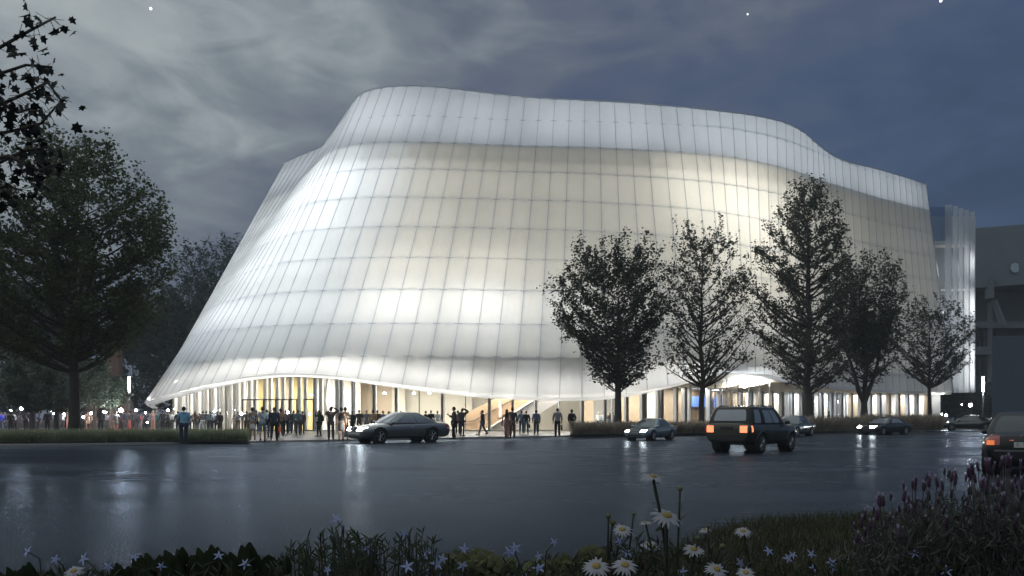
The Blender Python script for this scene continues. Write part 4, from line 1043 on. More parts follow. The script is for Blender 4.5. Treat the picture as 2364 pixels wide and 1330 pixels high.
# ================================================================== people
# one continuous skinned body per pose; clothing, hair, shoes and bags are meshes of their own over it
def skin(name, verts, edges, radii, levels=1, root=0):
    me = bpy.data.meshes.new(name); me.from_pydata([tuple(v) for v in verts], edges, []); me.update()
    o = bpy.data.objects.new('tmp', me); COL.objects.link(o)
    m = o.modifiers.new('s', 'SKIN'); m.use_smooth_shade = True
    for i, sv in enumerate(me.skin_vertices[0].data):
        r_ = radii[i]; sv.radius = r_ if isinstance(r_, tuple) else (r_, r_); sv.use_root = (i == root)
    if levels:
        q = o.modifiers.new('u', 'SUBSURF'); q.levels = levels; q.render_levels = levels
    dg = bpy.context.evaluated_depsgraph_get(); dg.update()
    r_ = bpy.data.meshes.new_from_object(o.evaluated_get(dg)); bpy.data.objects.remove(o); bpy.data.meshes.remove(me)
    r_.name = name; shade(r_); r_.materials.clear(); r_.materials.append(None)
    return r_
def join_mb(me, mb, name):
    bm = bmesh.new(); bm.from_mesh(me); t = mb.mesh('t', True); bm.from_mesh(t); bm.to_mesh(me); bm.free(); bpy.data.meshes.remove(t); shade(me); me.name = name
    return me

# figure faces +Y, 1.75 m tall. joints: (shoulder, elbow, wrist) for each arm, (hip, knee, ankle) for each leg; x>0 is the figure's right
def V(*a): return Vector(a)
SH, HPJ = .185, .095
def joints(pose):
    J = dict(pel=V(0, 0, .95), sp=V(0, -.01, 1.14), ch=V(0, -.01, 1.33), nk=V(0, -.01, 1.49), hd=V(0, .015, 1.63))
    arm = {'down': (V(.25, -.02, 1.17), V(.255, .06, .93)), 'bent': (V(.25, -.03, 1.17), V(.16, .20, 1.10)), 'phone': (V(.24, .06, 1.18), V(.12, .27, 1.30)),
           'cam': (V(.29, .14, 1.33), V(.09, .20, 1.58)), 'high': (V(.34, .10, 1.55), V(.14, .16, 1.76)), 'head': (V(.42, .05, 1.55), V(.12, .03, 1.72)), 'ear': (V(.25, .03, 1.22), V(.14, .10, 1.50)),
           'out': (V(.38, .02, 1.25), V(.52, .10, 1.08)), 'pocket': (V(.28, -.06, 1.18), V(.21, .05, .99)), 'back': (V(.25, -.09, 1.19), V(.07, -.15, 1.02)), 'up': (V(.30, .02, 1.62), V(.26, .05, 1.86))}
    leg = {'st': (0, 0), 'w1': (.26, -.30), 'w2': (-.24, .20), 'rel': (.05, -.03)}
    al, ar, lg = pose
    for s, a in ((-1, al), (1, ar)):
        e, w = arm[a]; J['s', s] = V(s * SH, -.01, 1.42); J['e', s] = V(s * e.x, e.y, e.z); J['w', s] = V(s * w.x, w.y, w.z)
    f = leg[lg]
    for s, y in ((-1, f[0]), (1, f[1])):
        J['h', s] = V(s * HPJ, 0, .91)
        J['k', s] = V(s * .105, y * .42 + (.05 if y < -.1 else .03), .50)
        J['a', s] = V(s * .11, y - (.04 if y < 0 else 0), .085 + (.06 if y < -.15 else 0)); J['t', s] = J['a', s] + V(s * .03, .17, -.055 - (.03 if y < -.15 else 0))
    return J
_bodies = {}
def body_mesh(pose, female):
    key = (pose, female)
    if key in _bodies: return _bodies[key]
    J = joints(pose)
    vs = [J['pel'], J['sp'], J['ch'], J['nk'], J['nk'] + V(0, .005, .045)]
    w = .9 if female else 1.0
    rd_ = [(.150 if female else .145, .105), (.118 * w, .092), (.160 * w, .108), (.060, .060), (.052, .055)]
    ed = [(0, 1), (1, 2), (2, 3), (3, 4)]
    for s in (-1, 1):
        b = len(vs); vs += [J['s', s], J['s', s].lerp(J['e', s], .5), J['e', s], J['e', s].lerp(J['w', s], .5), J['w', s]]
        rd_ += [.058 * w, .050 * w, .042 * w, .038 * w, .028 * w]; ed += [(2, b), (b, b + 1), (b + 1, b + 2), (b + 2, b + 3), (b + 3, b + 4)]
        b = len(vs); vs += [J['h', s], J['h', s].lerp(J['k', s], .5), J['k', s], J['k', s].lerp(J['a', s], .45), J['a', s], J['t', s]]
        rd_ += [.095, .080, .060, .057, .040, (.040, .028)]; ed += [(0, b)] + [(b + i, b + i + 1) for i in range(5)]
    me = skin('body', vs, ed, rd_)
    # head: one shaped skull with nose, brow, ears, eyes; hands: palm, four fingers of different length, thumb
    mb = MB(); c = J['hd']; n, m = 14, 10; base = len(mb.v)
    hv = []
    for i in range(m + 1):
        th = math.pi * i / m
        for j in range(n):
            a = 2 * math.pi * j / n; x = math.sin(th) * math.cos(a); y = math.sin(th) * math.sin(a); z = math.cos(th)
            k = 1 - .22 * max(-z, 0) ** 1.2
            px, py, pz = x * .075 * k, y * .095 * (k if y < 0 else 1 - .08 * max(-z, 0)), z * .118
            if y > .8 and abs(x) < .3: py += .022 * math.exp(-((z + .12) / .16) ** 2) - .010 * math.exp(-((z - .10) / .1) ** 2) + .006 * math.exp(-((z + .52) / .12) ** 2)
            hv.append(c + V(px, py, pz))
    fs = [(i * n + j, i * n + (j + 1) % n, (i + 1) * n + (j + 1) % n, (i + 1) * n + j) for i in range(m) for j in range(n)]
    mb.add(hv, [f[::-1] for f in fs])
    for s in (-1, 1):
        mb.ball(c + V(s * .077, -.005, -.01), (.012, .020, .032), 6, 5); mb.ball(c + V(s * .030, .083, .012), (.012, .008, .008), 6, 5)
    mb.ball(c + V(0, .086, -.062), (.022, .010, .008), 8, 5)
    for s in (-1, 1):
        wv = J['w', s]; dr = (wv - J['e', s]).normalized(); side = dr.cross(V(0, 1, 0)) if abs(dr.y) < .8 else dr.cross(V(0, 0, 1))
        side.normalize(); fw = side.cross(dr).normalized(); 
        if fw.y < 0: fw = -fw
        mb.tube([wv - dr * .01, wv + dr * .03, wv + dr * .085], [.024, .034, .036], 8)
        for q, (o_, ln) in enumerate(((-.027, .068), (-.009, .078), (.009, .073), (.027, .056))):
            p0 = wv + dr * .08 + fw * o_; p1 = p0 + dr * ln * .55 - side * .006 * s; p2 = p1 + dr * ln * .35 - side * .024 * s
            mb.tube([p0, p1, p2], [.0095, .0085, .007], 5)
        p0 = wv + dr * .03 - fw * .028; mb.tube([p0, p0 - fw * .03 + dr * .03, p0 - fw * .034 + dr * .06], [.011, .010, .008], 5)
    _bodies[key] = join_mb(me, mb, 'body_' + '_'.join(pose))
    return _bodies[key]
_wear = {}
def wear(kind, pose, female):
    key = (kind, pose, female)
    if key in _wear: return _wear[key]
    J = joints(pose); w = .92 if female else 1.0
    def arms(vs, rd_, ed, full, thick, top):
        for s in (-1, 1):
            b = len(vs)
            if full: vs += [J['s', s], J['s', s].lerp(J['e', s], .5), J['e', s], J['e', s].lerp(J['w', s], .92)]; rd_ += [.076 * w + thick, .066 * w + thick, .056 * w + thick, .043 + thick]; ed += [(top, b), (b, b + 1), (b + 1, b + 2), (b + 2, b + 3)]
            else: vs += [J['s', s], J['s', s].lerp(J['e', s], .75)]; rd_ += [.075 * w, .068 * w]; ed += [(top, b), (b, b + 1)]
    if kind in ('jacket', 'coat', 'hoodie', 'shirt', 'tshirt', 'blazer'):
        th = {'jacket': .016, 'coat': .022, 'hoodie': .016, 'shirt': .004, 'tshirt': .002, 'blazer': .010}[kind]
        lo = {'jacket': .90, 'coat': .60, 'hoodie': .86, 'shirt': .90, 'tshirt': .92, 'blazer': .82}[kind]
        vs = [V(0, 0, lo), V(0, 0, 1.0), J['sp'], J['ch'], J['nk'] - V(0, 0, .01)]
        rd_ = [(.168 + th, .125 + th), (.160 + th, .120 + th), (.140 * w + th, .110 + th), (.176 * w + th, .124 + th), (.075, .072)]
        if kind == 'coat': rd_[0] = (.205, .165)
        ed = [(0, 1), (1, 2), (2, 3), (3, 4)]
        arms(vs, rd_, ed, kind not in ('tshirt',), th, 3)
        me = skin(kind, vs, ed, rd_)
        if kind == 'hoodie': me = join_mb(me, MB().ball(V(0, -.085, 1.475), (.10, .07, .06), 10, 7), kind)
    elif kind == 'tank':
        vs = [V(0, 0, .92), J['sp'], J['ch'] + V(0, 0, -.02), V(0, 0, 1.40)]; me = skin(kind, vs, [(0, 1), (1, 2), (2, 3)], [(.158, .12), (.128, .104), (.152, .115), (.12, .09)])
    elif kind in ('trousers', 'shorts', 'leggings'):
        vs = [J['pel']]; rd_ = [(.160, .122)]; ed = []; q = .0 if kind != 'leggings' else -.012
        for s in (-1, 1):
            b = len(vs)
            if kind == 'shorts': vs += [J['h', s], J['h', s].lerp(J['k', s], .5), J['h', s].lerp(J['k', s], .95)]; rd_ += [.112, .104, .098]; ed += [(0, b), (b, b + 1), (b + 1, b + 2)]
            else: vs += [J['h', s], J['h', s].lerp(J['k', s], .5), J['k', s], J['k', s].lerp(J['a', s], .5), J['a', s] + V(0, 0, .0)]; rd_ += [.110 + q, .098 + q, .082 + q, .075 + q, .066 + q]; ed += [(0, b)] + [(b + i, b + i + 1) for i in range(4)]
        me = skin(kind, vs, ed, rd_)
    elif kind in ('skirt', 'longskirt', 'wrap'):
        lo = {'skirt': .52, 'longskirt': .10, 'wrap': .60}[kind]; r1 = {'skirt': .20, 'longskirt': .25, 'wrap': .175}[kind]
        me = skin(kind, [V(0, 0, 1.0), V(0, 0, .85), V(0, .0, lo)], [(0, 1), (1, 2)], [(.135, .105), (.165, .13), (r1, r1 * .85)])
    elif kind == 'gown':
        me = skin(kind, [V(0, 0, 1.36), J['sp'], J['pel'], V(.0, -.02, .55), V(-.02, -.10, .09), V(-.10, -.42, .05)], [(0, 1), (1, 2), (2, 3), (3, 4), (4, 5)], [(.140, .10), (.112, .09), (.150, .12), (.17, .16), (.25, .24), (.20, .05)])
    elif kind == 'dress':
        me = skin(kind, [V(0, 0, 1.40), J['ch'], J['sp'], J['pel'], V(0, 0, .48)], [(0, 1), (1, 2), (2, 3), (3, 4)], [(.10, .08), (.152, .115), (.125, .10), (.165, .13), (.19, .16)])
    elif kind == 'longdress':
        me = skin(kind, [V(0, 0, 1.40), J['ch'], J['sp'], J['pel'], V(0, 0, .5), V(0, 0, .12)], [(0, 1), (1, 2), (2, 3), (3, 4), (4, 5)], [(.10, .08), (.155, .117), (.130, .10), (.170, .13), (.165, .14), (.15, .14)])
    elif kind == 'shoes':
        mb = MB()
        for s in (-1, 1):
            a, t = J['a', s], J['t', s]; mb.tube([a + V(0, -.07, -.045), a + V(0, -.02, -.03), a.lerp(t, .6) + V(0, 0, .005), t + V(0, .035, -.004)], [.034, .046, .042, .022], 8)
        me = mb.mesh(kind, True); me.materials.append(None)
    elif kind in ('short', 'long', 'bun', 'cap', 'hat', 'bald'):
        c = J['hd']; mb = MB()
        k = 1.0
        if kind != 'bald': mb.ball(c + V(0, -.016, .022), (.085, .098, .112), 12, 8)
        else: mb.ball(c + V(0, -.03, -.02), (.080, .078, .06), 10, 6)
        if kind == 'long': mb.tube([c + V(0, -.03, .03), c + V(0, -.075, -.10), c + V(0, -.10, -.22), c + V(0, -.10, -.36)], [.085, .092, .085, .04], 10)
        if kind == 'bun': mb.ball(c + V(0, -.12, .08), .045, 8, 6)
        if kind == 'cap': mb.lathe([(.094, 0), (.094, .03), (.075, .09), (.03, .115)], c + V(0, -.01, .02), 14); mb.box(c + V(0, .12, .035), (.12, .09, .012))
        if kind == 'hat': mb.lathe([(.15, 0), (.15, .012), (.09, .02), (.085, .10), (.04, .12)], c + V(0, -.005, .04), 14)
        me = mb.mesh(kind, True); me.materials.append(None)
    elif kind in ('backpack', 'shoulder_bag', 'handbag', 'briefcase', 'cross_bag', 'tote'):
        mb = MB()
        if kind == 'backpack':
            mb.ball(V(0, -.23, 1.22), (.155, .095, .22), 12, 8); mb.ball(V(0, -.30, 1.13), (.11, .05, .09), 10, 6)
            for s in (-1, 1): mb.tube([V(s * .10, -.17, 1.40), V(s * .12, -.02, 1.485), V(s * .13, .135, 1.36), V(s * .15, .09, 1.18), V(s * .13, -.14, 1.06)], .017, 5)
        elif kind in ('shoulder_bag', 'cross_bag'):
            sx = 1 if kind == 'shoulder_bag' else -1
            mb.ball(V(.24, -.03, .93), (.06, .15, .125), 10, 7)
            mb.tube([V(.23, -.12, 1.02), V(.06 * sx, -.175, 1.25), V(-.15 * (1 if kind == 'cross_bag' else -1), -.02, 1.485), V(.02, .165, 1.28), V(.22, .08, 1.02)], .017, 5)
        else:
            wv = J['w', 1]; h = .26 if kind == 'handbag' else .30
            mb.box(wv + V(0, .0, -.26 - h / 2 + .05), (.09, .36 if kind != 'handbag' else .28, h)); mb.tube([wv + V(0, -.09, -.22), wv + V(0, -.07, -.10), wv + V(0, .0, -.085), wv + V(0, .07, -.10), wv + V(0, .09, -.22)], .010, 5)
        me = mb.mesh(kind, True); me.materials.append(None)
    elif kind == 'camera':
        c = (J['w', 1] + J['w', -1]) / 2 + V(0, .06, .06); me = MB().box(c, (.14, .07, .10)).tube([c, c + V(0, .12, 0)], .035, 8).mesh(kind, False); me.materials.append(None)
    elif kind == 'mobile':
        c = J['w', 1] + V(0, .03, .07); me = MB().box(c, (.075, .012, .15), 0, R(-15)).mesh(kind); me.materials.append(None)
    _wear[key] = me
    return me
SKINT = {'p': mat('light_skin', (.50, .34, .25), .55, var=.05), 't': mat('tan_skin', (.36, .22, .15), .55, var=.05), 'd': mat('dark_skin', (.13, .075, .05), .55, var=.05)}
CLOTH = dict(black=(.012,.012,.014), char=(.035,.036,.040), dgrey=(.060,.062,.066), grey=(.15,.15,.155), lgrey=(.30,.31,.32), white=(.62,.62,.60), navy=(.020,.028,.050), blue=(.055,.085,.14), steel=(.11,.16,.21), sky=(.17,.33,.46), pale=(.34,.43,.50),
             denim=(.055,.085,.12), teal=(.035,.085,.095), green=(.030,.065,.030), brown=(.085,.050,.034), tan=(.34,.22,.13), beige=(.36,.28,.21), khaki=(.26,.22,.16), maroon=(.085,.026,.028), red=(.50,.045,.035), orange=(.55,.13,.03), rose=(.20,.10,.09), coral=(.55,.10,.08), bluebright=(.03,.05,.45))
HAIRC = dict(bk=(.010,.009,.008), br=(.035,.020,.012), rd=(.10,.035,.018), wh=(.45,.44,.42), or_=(.45,.10,.02), gy=(.16,.16,.16))
def cm(c): return mat('cloth_' + c, [min(v * 1.55, .82) for v in CLOTH[c]], .85, var=.12, scale=14)
def hm(c): return mat('hair_' + c.strip('_'), HAIRC[c], .6, var=.2, scale=40)
def put(nm, me, m, root):
    o = bpy.data.objects.new(nm, me); COL.objects.link(o); o.parent = root
    if len(o.material_slots): o.material_slots[0].link = 'OBJECT'; o.material_slots[0].material = m
    return o
BAGMAT = dict(backpack='black', shoulder_bag='brown', cross_bag='black', handbag='black', briefcase='black', tote='orange')
def person(label, px, d, turn, hgt, pose, top, bot, hair, bag=None, sk='t', fem=False, extra=None, z=PZ, group=None, shoes='black'):
    """turn: degrees; 0 = facing away from the camera, 90 = facing left, 180 = facing the camera"""
    ray = math.atan2((px - CX) / F, 1.0)
    root = empty('person', GX(px, d, z), R(turn) - ray); s = hgt / 1.75; root.scale = (s, s, s); tag(root, label, 'person', group)
    put('body', body_mesh(pose, fem), SKINT[sk], root)
    for k, c in (top, bot):
        if k: put({'tshirt': 'shirt', 'longskirt': 'skirt', 'wrap': 'skirt', 'longdress': 'dress'}.get(k, k), wear(k, pose, fem), cm(c), root)
    if hair[0] != 'none':
        put('hair' if hair[0] not in ('cap', 'hat') else hair[0], wear(hair[0], pose, False), cm(hair[1]) if hair[1] in CLOTH else hm(hair[1]), root)
    put('shoes', wear('shoes', pose, False), cm(shoes), root)
    if bag:
        k, c = bag if isinstance(bag, tuple) else (bag, BAGMAT[bag])
        put({'cross_bag': 'shoulder_bag', 'tote': 'bag'}.get(k, k), wear(k, pose, False), cm(c), root)
    if extra: put({'mobile': 'phone'}.get(extra, extra), wear(extra, pose, False), cm('black'), root)
    return root
def dfoot(fy): return F * (HC - PZ) / (fy - HY)
D, B_, PH, CAM = ('down', 'down', 'st'), ('bent', 'down', 'rel'), ('down', 'phone', 'rel'), ('cam', 'cam', 'st')
HI, W1, PK, BK = ('high', 'high', 'st'), ('down', 'down', 'w1'), ('pocket', 'pocket', 'rel'), ('back', 'back', 'st')
bk, br = ('short', 'bk'), ('short', 'br')
T = 'trousers'
CROWD = 'people in the crowd along the red carpet'
_cr = random.Random(3)
def crowd(label, px, d, turn, h, pose, top, bot, hair, **k): return person(label, px, d + _cr.uniform(-2.2, 3.0), turn + _cr.uniform(-15, 15), h + _cr.uniform(-.06, .06), pose, top, bot, hair, group=CROWD, **k)
# ---- crowd along the carpet, left to right
crowd('person in a bright blue top at the very left end of the crowd', 1, 66, -10, 1.66, D, ('shirt','bluebright'), (T,'denim'), bk)
crowd('person in a dark coat with pale hair, second from the left end', 11, 67, 8, 1.72, D, ('coat','char'), (T,'denim'), ('short','gy'))
crowd('person in a black jumper seen from behind before the white shirt', 25, 66, 4, 1.66, B_, ('jacket','black'), (T,'black'), bk)
crowd('person in a white shirt partly hidden between two dark backs', 34, 69, 20, 1.70, D, ('shirt','white'), (T,'black'), br)
crowd('person in a wide dark coat just left of the first slim trunk, flash above', 44, 66, -6, 1.76, CAM, ('coat','char'), (T,'char'), bk, extra='camera')
crowd('person in a grey jacket carrying a white bag beside the first slim trunk', 60, 65, -25, 1.72, B_, ('jacket','dgrey'), (T,'char'), bk, bag=('shoulder_bag','white'))
crowd('person in a dark jacket turned sideways right of the first slim trunk', 88, 66, -60, 1.70, B_, ('jacket','navy'), (T,'black'), bk)
crowd('broad person in a black coat between the two slim trunks', 110, 65, 5, 1.76, D, ('coat','black'), (T,'black'), bk)
crowd('person in a striped grey top crouching with a camera by the second trunk', 146, 66, -70, 1.60, CAM, ('shirt','lgrey'), (T,'char'), br, extra='camera')
crowd('person in a coral red gown half hidden by the thick dark trunk', 157, 68, 80, 1.74, ('down','out','st'), ('gown','coral'), (None,''), ('bun','br'), sk='p', fem=True)
crowd('person in a dark blue jacket right behind the thick dark trunk', 191, 68, 30, 1.60, CAM, ('jacket','navy'), (T,'black'), bk, extra='camera')
crowd('person in a long beige coat with a black skirt seen from behind', 204, 65, 0, 1.66, D, ('coat','beige'), ('skirt','black'), ('short','gy'), fem=True)
crowd('person in a long black coat right beside the beige coat', 218, 65.5, 10, 1.70, D, ('coat','black'), ('longskirt','char'), bk)
crowd('person in a dark hooded jacket and black trousers with arms bent', 233, 64, 0, 1.78, ('bent','bent','st'), ('hoodie','char'), (T,'black'), bk)
crowd('person in a pale shirt photographing beside the red gown', 247, 69, -40, 1.66, CAM, ('shirt','pale'), (T,'dgrey'), br, extra='camera')
crowd('person posing in a red gown with a long train, under the rusty leg', 256, 69, 100, 1.80, ('down','bent','st'), ('gown','red'), (None,''), ('bun','br'), sk='p', fem=True)
crowd('person in a grey jacket with a teal skirt right of the long red train', 268, 66, -5, 1.70, D, ('jacket','dgrey'), ('skirt','teal'), bk, fem=True)
crowd('person in black and white aiming a camera by the bright flash', 281, 68, -60, 1.66, CAM, ('jacket','dgrey'), (T,'black'), bk, extra='camera')
crowd('person in a long grey coat with a dark backpack', 290, 65, 0, 1.74, D, ('coat','dgrey'), (T,'dgrey'), br, bag=('backpack','navy'))
crowd('person in a red gown hidden behind the grey coat and backpack', 299, 69.5, 60, 1.76, ('down','bent','st'), ('gown','coral'), (None,''), ('bun','br'), sk='p', fem=True)
crowd('person in a dark grey jacket with a bag strap across the back', 308, 65, 5, 1.76, D, ('jacket','dgrey'), (T,'char'), bk, bag='cross_bag')
crowd('person in a black jacket with a dark shoulder bag left of the red top', 317, 66, -8, 1.66, D, ('jacket','char'), (T,'dgrey'), bk, bag=('shoulder_bag','navy'))
crowd('person in a bright red short top and grey trousers', 323, 68, 20, 1.60, D, ('tshirt','red'), (T,'grey'), br)
crowd('bulky person in a dark parka holding a flash camera high', 335, 66, 0, 1.72, CAM, ('coat','char'), (T,'black'), bk, extra='camera')
crowd('person in a rose slit dress raising one arm beneath the glass tip', 353, 68, 170, 1.78, ('up','down','rel'), ('gown','rose'), (None,''), ('bun','br'), sk='p', fem=True)
crowd('person in a teal jacket just behind the rose slit dress', 362, 70, -60, 1.72, B_, ('jacket','teal'), (T,'dgrey'), bk)
crowd('tall person in a long black coat right of the teal jacket', 376, 66, 5, 1.74, D, ('coat','black'), (T,'black'), bk)
crowd('person in a black coat holding up a flash above the crowd', 387, 66.5, 30, 1.70, HI, ('coat','black'), (T,'black'), bk, extra='camera')
crowd('person in a light grey jacket between two black coats', 396, 69, -30, 1.72, B_, ('jacket','lgrey'), (T,'dgrey'), br)
crowd('person in a dark coat just left of the light blue hoodie', 411, 65, 0, 1.70, D, ('coat','char'), (T,'char'), bk)
person('person in a light blue hoodie and dark trousers standing alone on the kerb', 424, 36.0, 6, 1.72, ('phone','bent','st'), ('hoodie','sky'), (T,'navy'), bk)
crowd('person in a dark coat just right of the light blue hoodie', 437, 66, -5, 1.66, D, ('coat','char'), (T,'char'), ('long','bk'), fem=True)
crowd('person with long hair in a rust brown jacket', 450, 66, 0, 1.68, D, ('jacket','brown'), (T,'char'), ('long','br'), fem=True)
crowd('short person in a black top left of the grey jackets by the white fins', 460, 68, 10, 1.58, D, ('jacket','black'), (T,'black'), bk)
crowd('person in a wide grey brown jacket and pale trousers near the white fins', 468, 65.5, 0, 1.72, B_, ('jacket','dgrey'), (T,'lgrey'), bk)
crowd('person in a charcoal jacket close to the wide grey brown jacket', 476, 67, -12, 1.70, D, ('jacket','char'), (T,'navy'), br)
crowd('person in a steel grey jacket before the white fins', 485, 66, 8, 1.68, D, ('jacket','steel'), (T,'char'), bk)
crowd('person with raised camera and flash before the white fins', 494, 66, -5, 1.74, CAM, ('jacket','char'), (T,'black'), bk, extra='camera')
crowd('person in a navy coat next to the raised flash before the white fins', 501, 67, 12, 1.72, D, ('coat','navy'), (T,'black'), br)
crowd('person in black at the right end of the dark group by the white fins', 509, 66, 40, 1.70, D, ('jacket','black'), (T,'black'), bk)
# ---- group at the entrance
ENT = 'people waiting outside the entrance doors'
def ent(label, px, fy, turn, h, pose, top, bot, hair, **k): return person(label, px, dfoot(fy), turn, h, pose, top, bot, hair, group=ENT, **k)
ent('small person in a grey sleeveless dress at the left of the doors', 541, 995, 10, 1.40, D, ('dress','lgrey'), (None,''), bk, fem=True)
ent('person in a grey shirt and brown trousers with pale hair', 549.5, 996, 5, 1.68, D, ('shirt','grey'), (T,'brown'), ('short','gy'))
ent('person in a grey shirt with a brown leather bag on the back', 569, 999, -4, 1.70, D, ('shirt','dgrey'), (T,'black'), br, bag='shoulder_bag')
ent('person in a white tank top and white wrap skirt over black leggings', 583, 1021, 4, 1.72, ('down','down','rel'), ('tank','lgrey'), ('wrap','white'), bk, bag='cross_bag', fem=True, shoes='white').name
ent('person in a blue cap between the tank top and the light blue shirt', 592, 1003, 0, 1.70, D, ('shirt','navy'), (T,'steel'), ('cap','blue'))
ent('person in a light blue shirt and grey shorts with a cross strap', 606, 1019.5, 2, 1.76, ('down','bent','w2'), ('shirt','pale'), ('shorts','steel'), bk, bag='cross_bag')
ent('person in a black shirt and jeans behind the light blue shirt', 616, 1010, -15, 1.68, B_, ('tshirt','black'), (T,'denim'), bk)
ent('person in a maroon skirt behind the navy jacket', 623, 999, 0, 1.62, D, ('jacket','char'), ('skirt','maroon'), bk, fem=True)
ent('person in a navy jacket carrying a grey bag with orange print', 633, 1018, -8, 1.74, ('down','down','w2'), ('jacket','navy'), (T,'black'), bk, bag=('tote','orange'))
ent('person in a tan shirt with dark straps and dark trousers', 648, 1009.5, 4, 1.76, W1, ('shirt','tan'), (T,'char'), bk, bag=('cross_bag','char'))
ent('person in an orange cap deep in the entrance crowd', 653.5, 1000, 0, 1.68, D, ('shirt','green'), (T,'black'), ('cap','orange'))
ent('person in a grey shirt with black trousers under the entrance flash', 660, 1002, 8, 1.72, D, ('shirt','grey'), (T,'black'), br)
ent('person in a dark jumper and blue jeans right of the entrance flash', 669, 1000, -6, 1.70, D, ('jacket','char'), (T,'denim'), bk)
ent('person in a teal grey jacket close to the glass doors', 678, 999, 12, 1.74, D, ('jacket','teal'), (T,'navy'), bk)
ent('person in a blue grey shirt with braces and wide grey trousers', 688, 1005.5, 0, 1.74, D, ('shirt','steel'), (T,'dgrey'), ('short','gy'), bag=('cross_bag','dgrey'))
ent('person in a dark maroon jacket with one elbow out', 698, 1001, -20, 1.66, ('bent','pocket','rel'), ('jacket','maroon'), (T,'maroon'), bk)
# ---- people on the forecourt
FOR = 'people on the forecourt'
def fo(label, px, fy, turn, h, pose, top, bot, hair, **k): return person(label, px, dfoot(fy), turn, h, pose, top, bot, hair, group=FOR, **k)
fo('person in a green coat with a backpack holding up a phone', 737, 1008.5, 60, 1.66, ('cam','cam','rel'), ('coat','green'), ('leggings','black'), ('long','bk'), bag='backpack', fem=True, extra='mobile')
fo('person in charcoal clothes with both hands raised to the head, seen from behind', 764, 1016, 0, 1.78, ('cam','head','st'), ('shirt','char'), (T,'char'), bk)
fo('person in a short dark dress with a large black backpack', 788, 1018, 3, 1.74, D, ('dress','char'), (None,''), bk, bag='backpack', fem=True, shoes='brown')
fo('person with a hair bun, beige top and long blue skirt', 797, 1015.5, 8, 1.78, ('down','bent','st'), ('shirt','beige'), ('longskirt','steel'), ('bun','br'), fem=True)
fo('person in a black trouser suit with a small bag, turned half right', 813, 1003, -35, 1.66, B_, ('blazer','black'), (T,'black'), ('short','bk'), bag=('shoulder_bag','char'), fem=True)
fo('person in a wide charcoal jacket left of the coupe windscreen', 829, 1003, 6, 1.74, D, ('jacket','char'), (T,'char'), bk)
fo('person in a grey suit facing the street beyond the coupe bonnet', 846, 1003, 170, 1.72, D, ('blazer','grey'), (T,'grey'), ('short','gy'), sk='p')
fo('person in a tan jacket seen above the coupe bonnet', 861, 1002, 4, 1.74, D, ('jacket','tan'), (T,'char'), bk)
fo('person in a russet brown jacket beside the tan jacket', 871, 1001, -10, 1.74, D, ('jacket','brown'), (T,'char'), bk)
fo('person in a blue grey suit above the coupe windscreen', 884, 1001, -40, 1.70, D, ('blazer','steel'), (T,'steel'), ('short','rd'), sk='p')
fo('person with white hair above the coupe windscreen', 897, 1001, -50, 1.68, D, ('blazer','steel'), (T,'grey'), ('short','wh'), sk='p')
fo('person of whom only black hair shows above the coupe roof', 925, 1001, 0, 1.68, D, ('jacket','char'), (T,'char'), bk)
fo('person with reddish hair in a black top beyond the coupe tail', 983, 1001, -60, 1.70, D, ('shirt','black'), (T,'char'), ('short','rd'), sk='p', fem=True)
fo('person in a black jacket between red hair and white shirt beyond the coupe', 995, 1000, 10, 1.74, D, ('jacket','black'), (T,'char'), br)
fo('person in a white shirt beyond the coupe tail', 1010, 1000, -20, 1.70, D, ('shirt','white'), (T,'khaki'), ('short','rd'), sk='p')
fo('person in a long dark coat reading a phone right of the coupe', 1048, 1014.5, 95, 1.80, ('down','phone','rel'), ('coat','char'), (T,'black'), bk, extra='mobile')
fo('person with a rust red top hidden between two dark coats', 1057, 1002, 0, 1.70, D, ('jacket','rose'), (T,'char'), bk)
fo('person in a dark jacket and leggings photographing with one elbow raised', 1067, 1007, -25, 1.78, ('cam','head','rel'), ('coat','char'), ('leggings','black'), br, extra='camera')
fo('person in a cap and jeans striding left while on the phone', 1114, 1004.5, 85, 1.70, ('ear','down','w1'), ('jacket','navy'), (T,'denim'), ('cap','navy'), bag='shoulder_bag', sk='p')
person('person in a white dress and pale blue cap standing on the staircase', 1154, 71.0, 60, 1.60, B_, ('longdress','white'), (None,''), ('cap','pale'), sk='p', fem=True, z=HC + (962 - 967) / F * 71.0)
fo('person with long black hair in a brown fitted dress', 1170, 1015.5, -5, 1.66, W1, ('longdress','rose'), (None,''), ('long','bk'), bag=('shoulder_bag','rose'), fem=True)
fo('person in a dark grey shirt and brown trousers beside the brown dress', 1183, 1012, 3, 1.80, D, ('shirt','char'), (T,'brown'), bk)
fo('person in a blue grey jacket and jeans left of the black jacket and handbag', 1204, 1001.5, 8, 1.70, D, ('jacket','steel'), (T,'denim'), br)
fo('person in a black jacket and jeans with a black handbag', 1215, 1002, -6, 1.68, ('down','down','w2'), ('jacket','black'), (T,'denim'), ('short','rd'), bag='handbag')
fo('person in a blue jacket and dark trousers with a pale pouch', 1238, 1003.5, 4, 1.72, D, ('jacket','blue'), (T,'char'), bk, bag=('shoulder_bag','grey'))
fo('person in a grey blazer and black trousers holding a briefcase', 1287, 1009.5, 2, 1.78, D, ('blazer','grey'), (T,'black'), bk, bag='briefcase')
fo('person in a black jacket and khaki trousers with a hand in the pocket', 1320, 1007, 30, 1.72, ('pocket','pocket','w2'), ('jacket','black'), (T,'khaki'), bk)
LB = 'people inside the lobby'
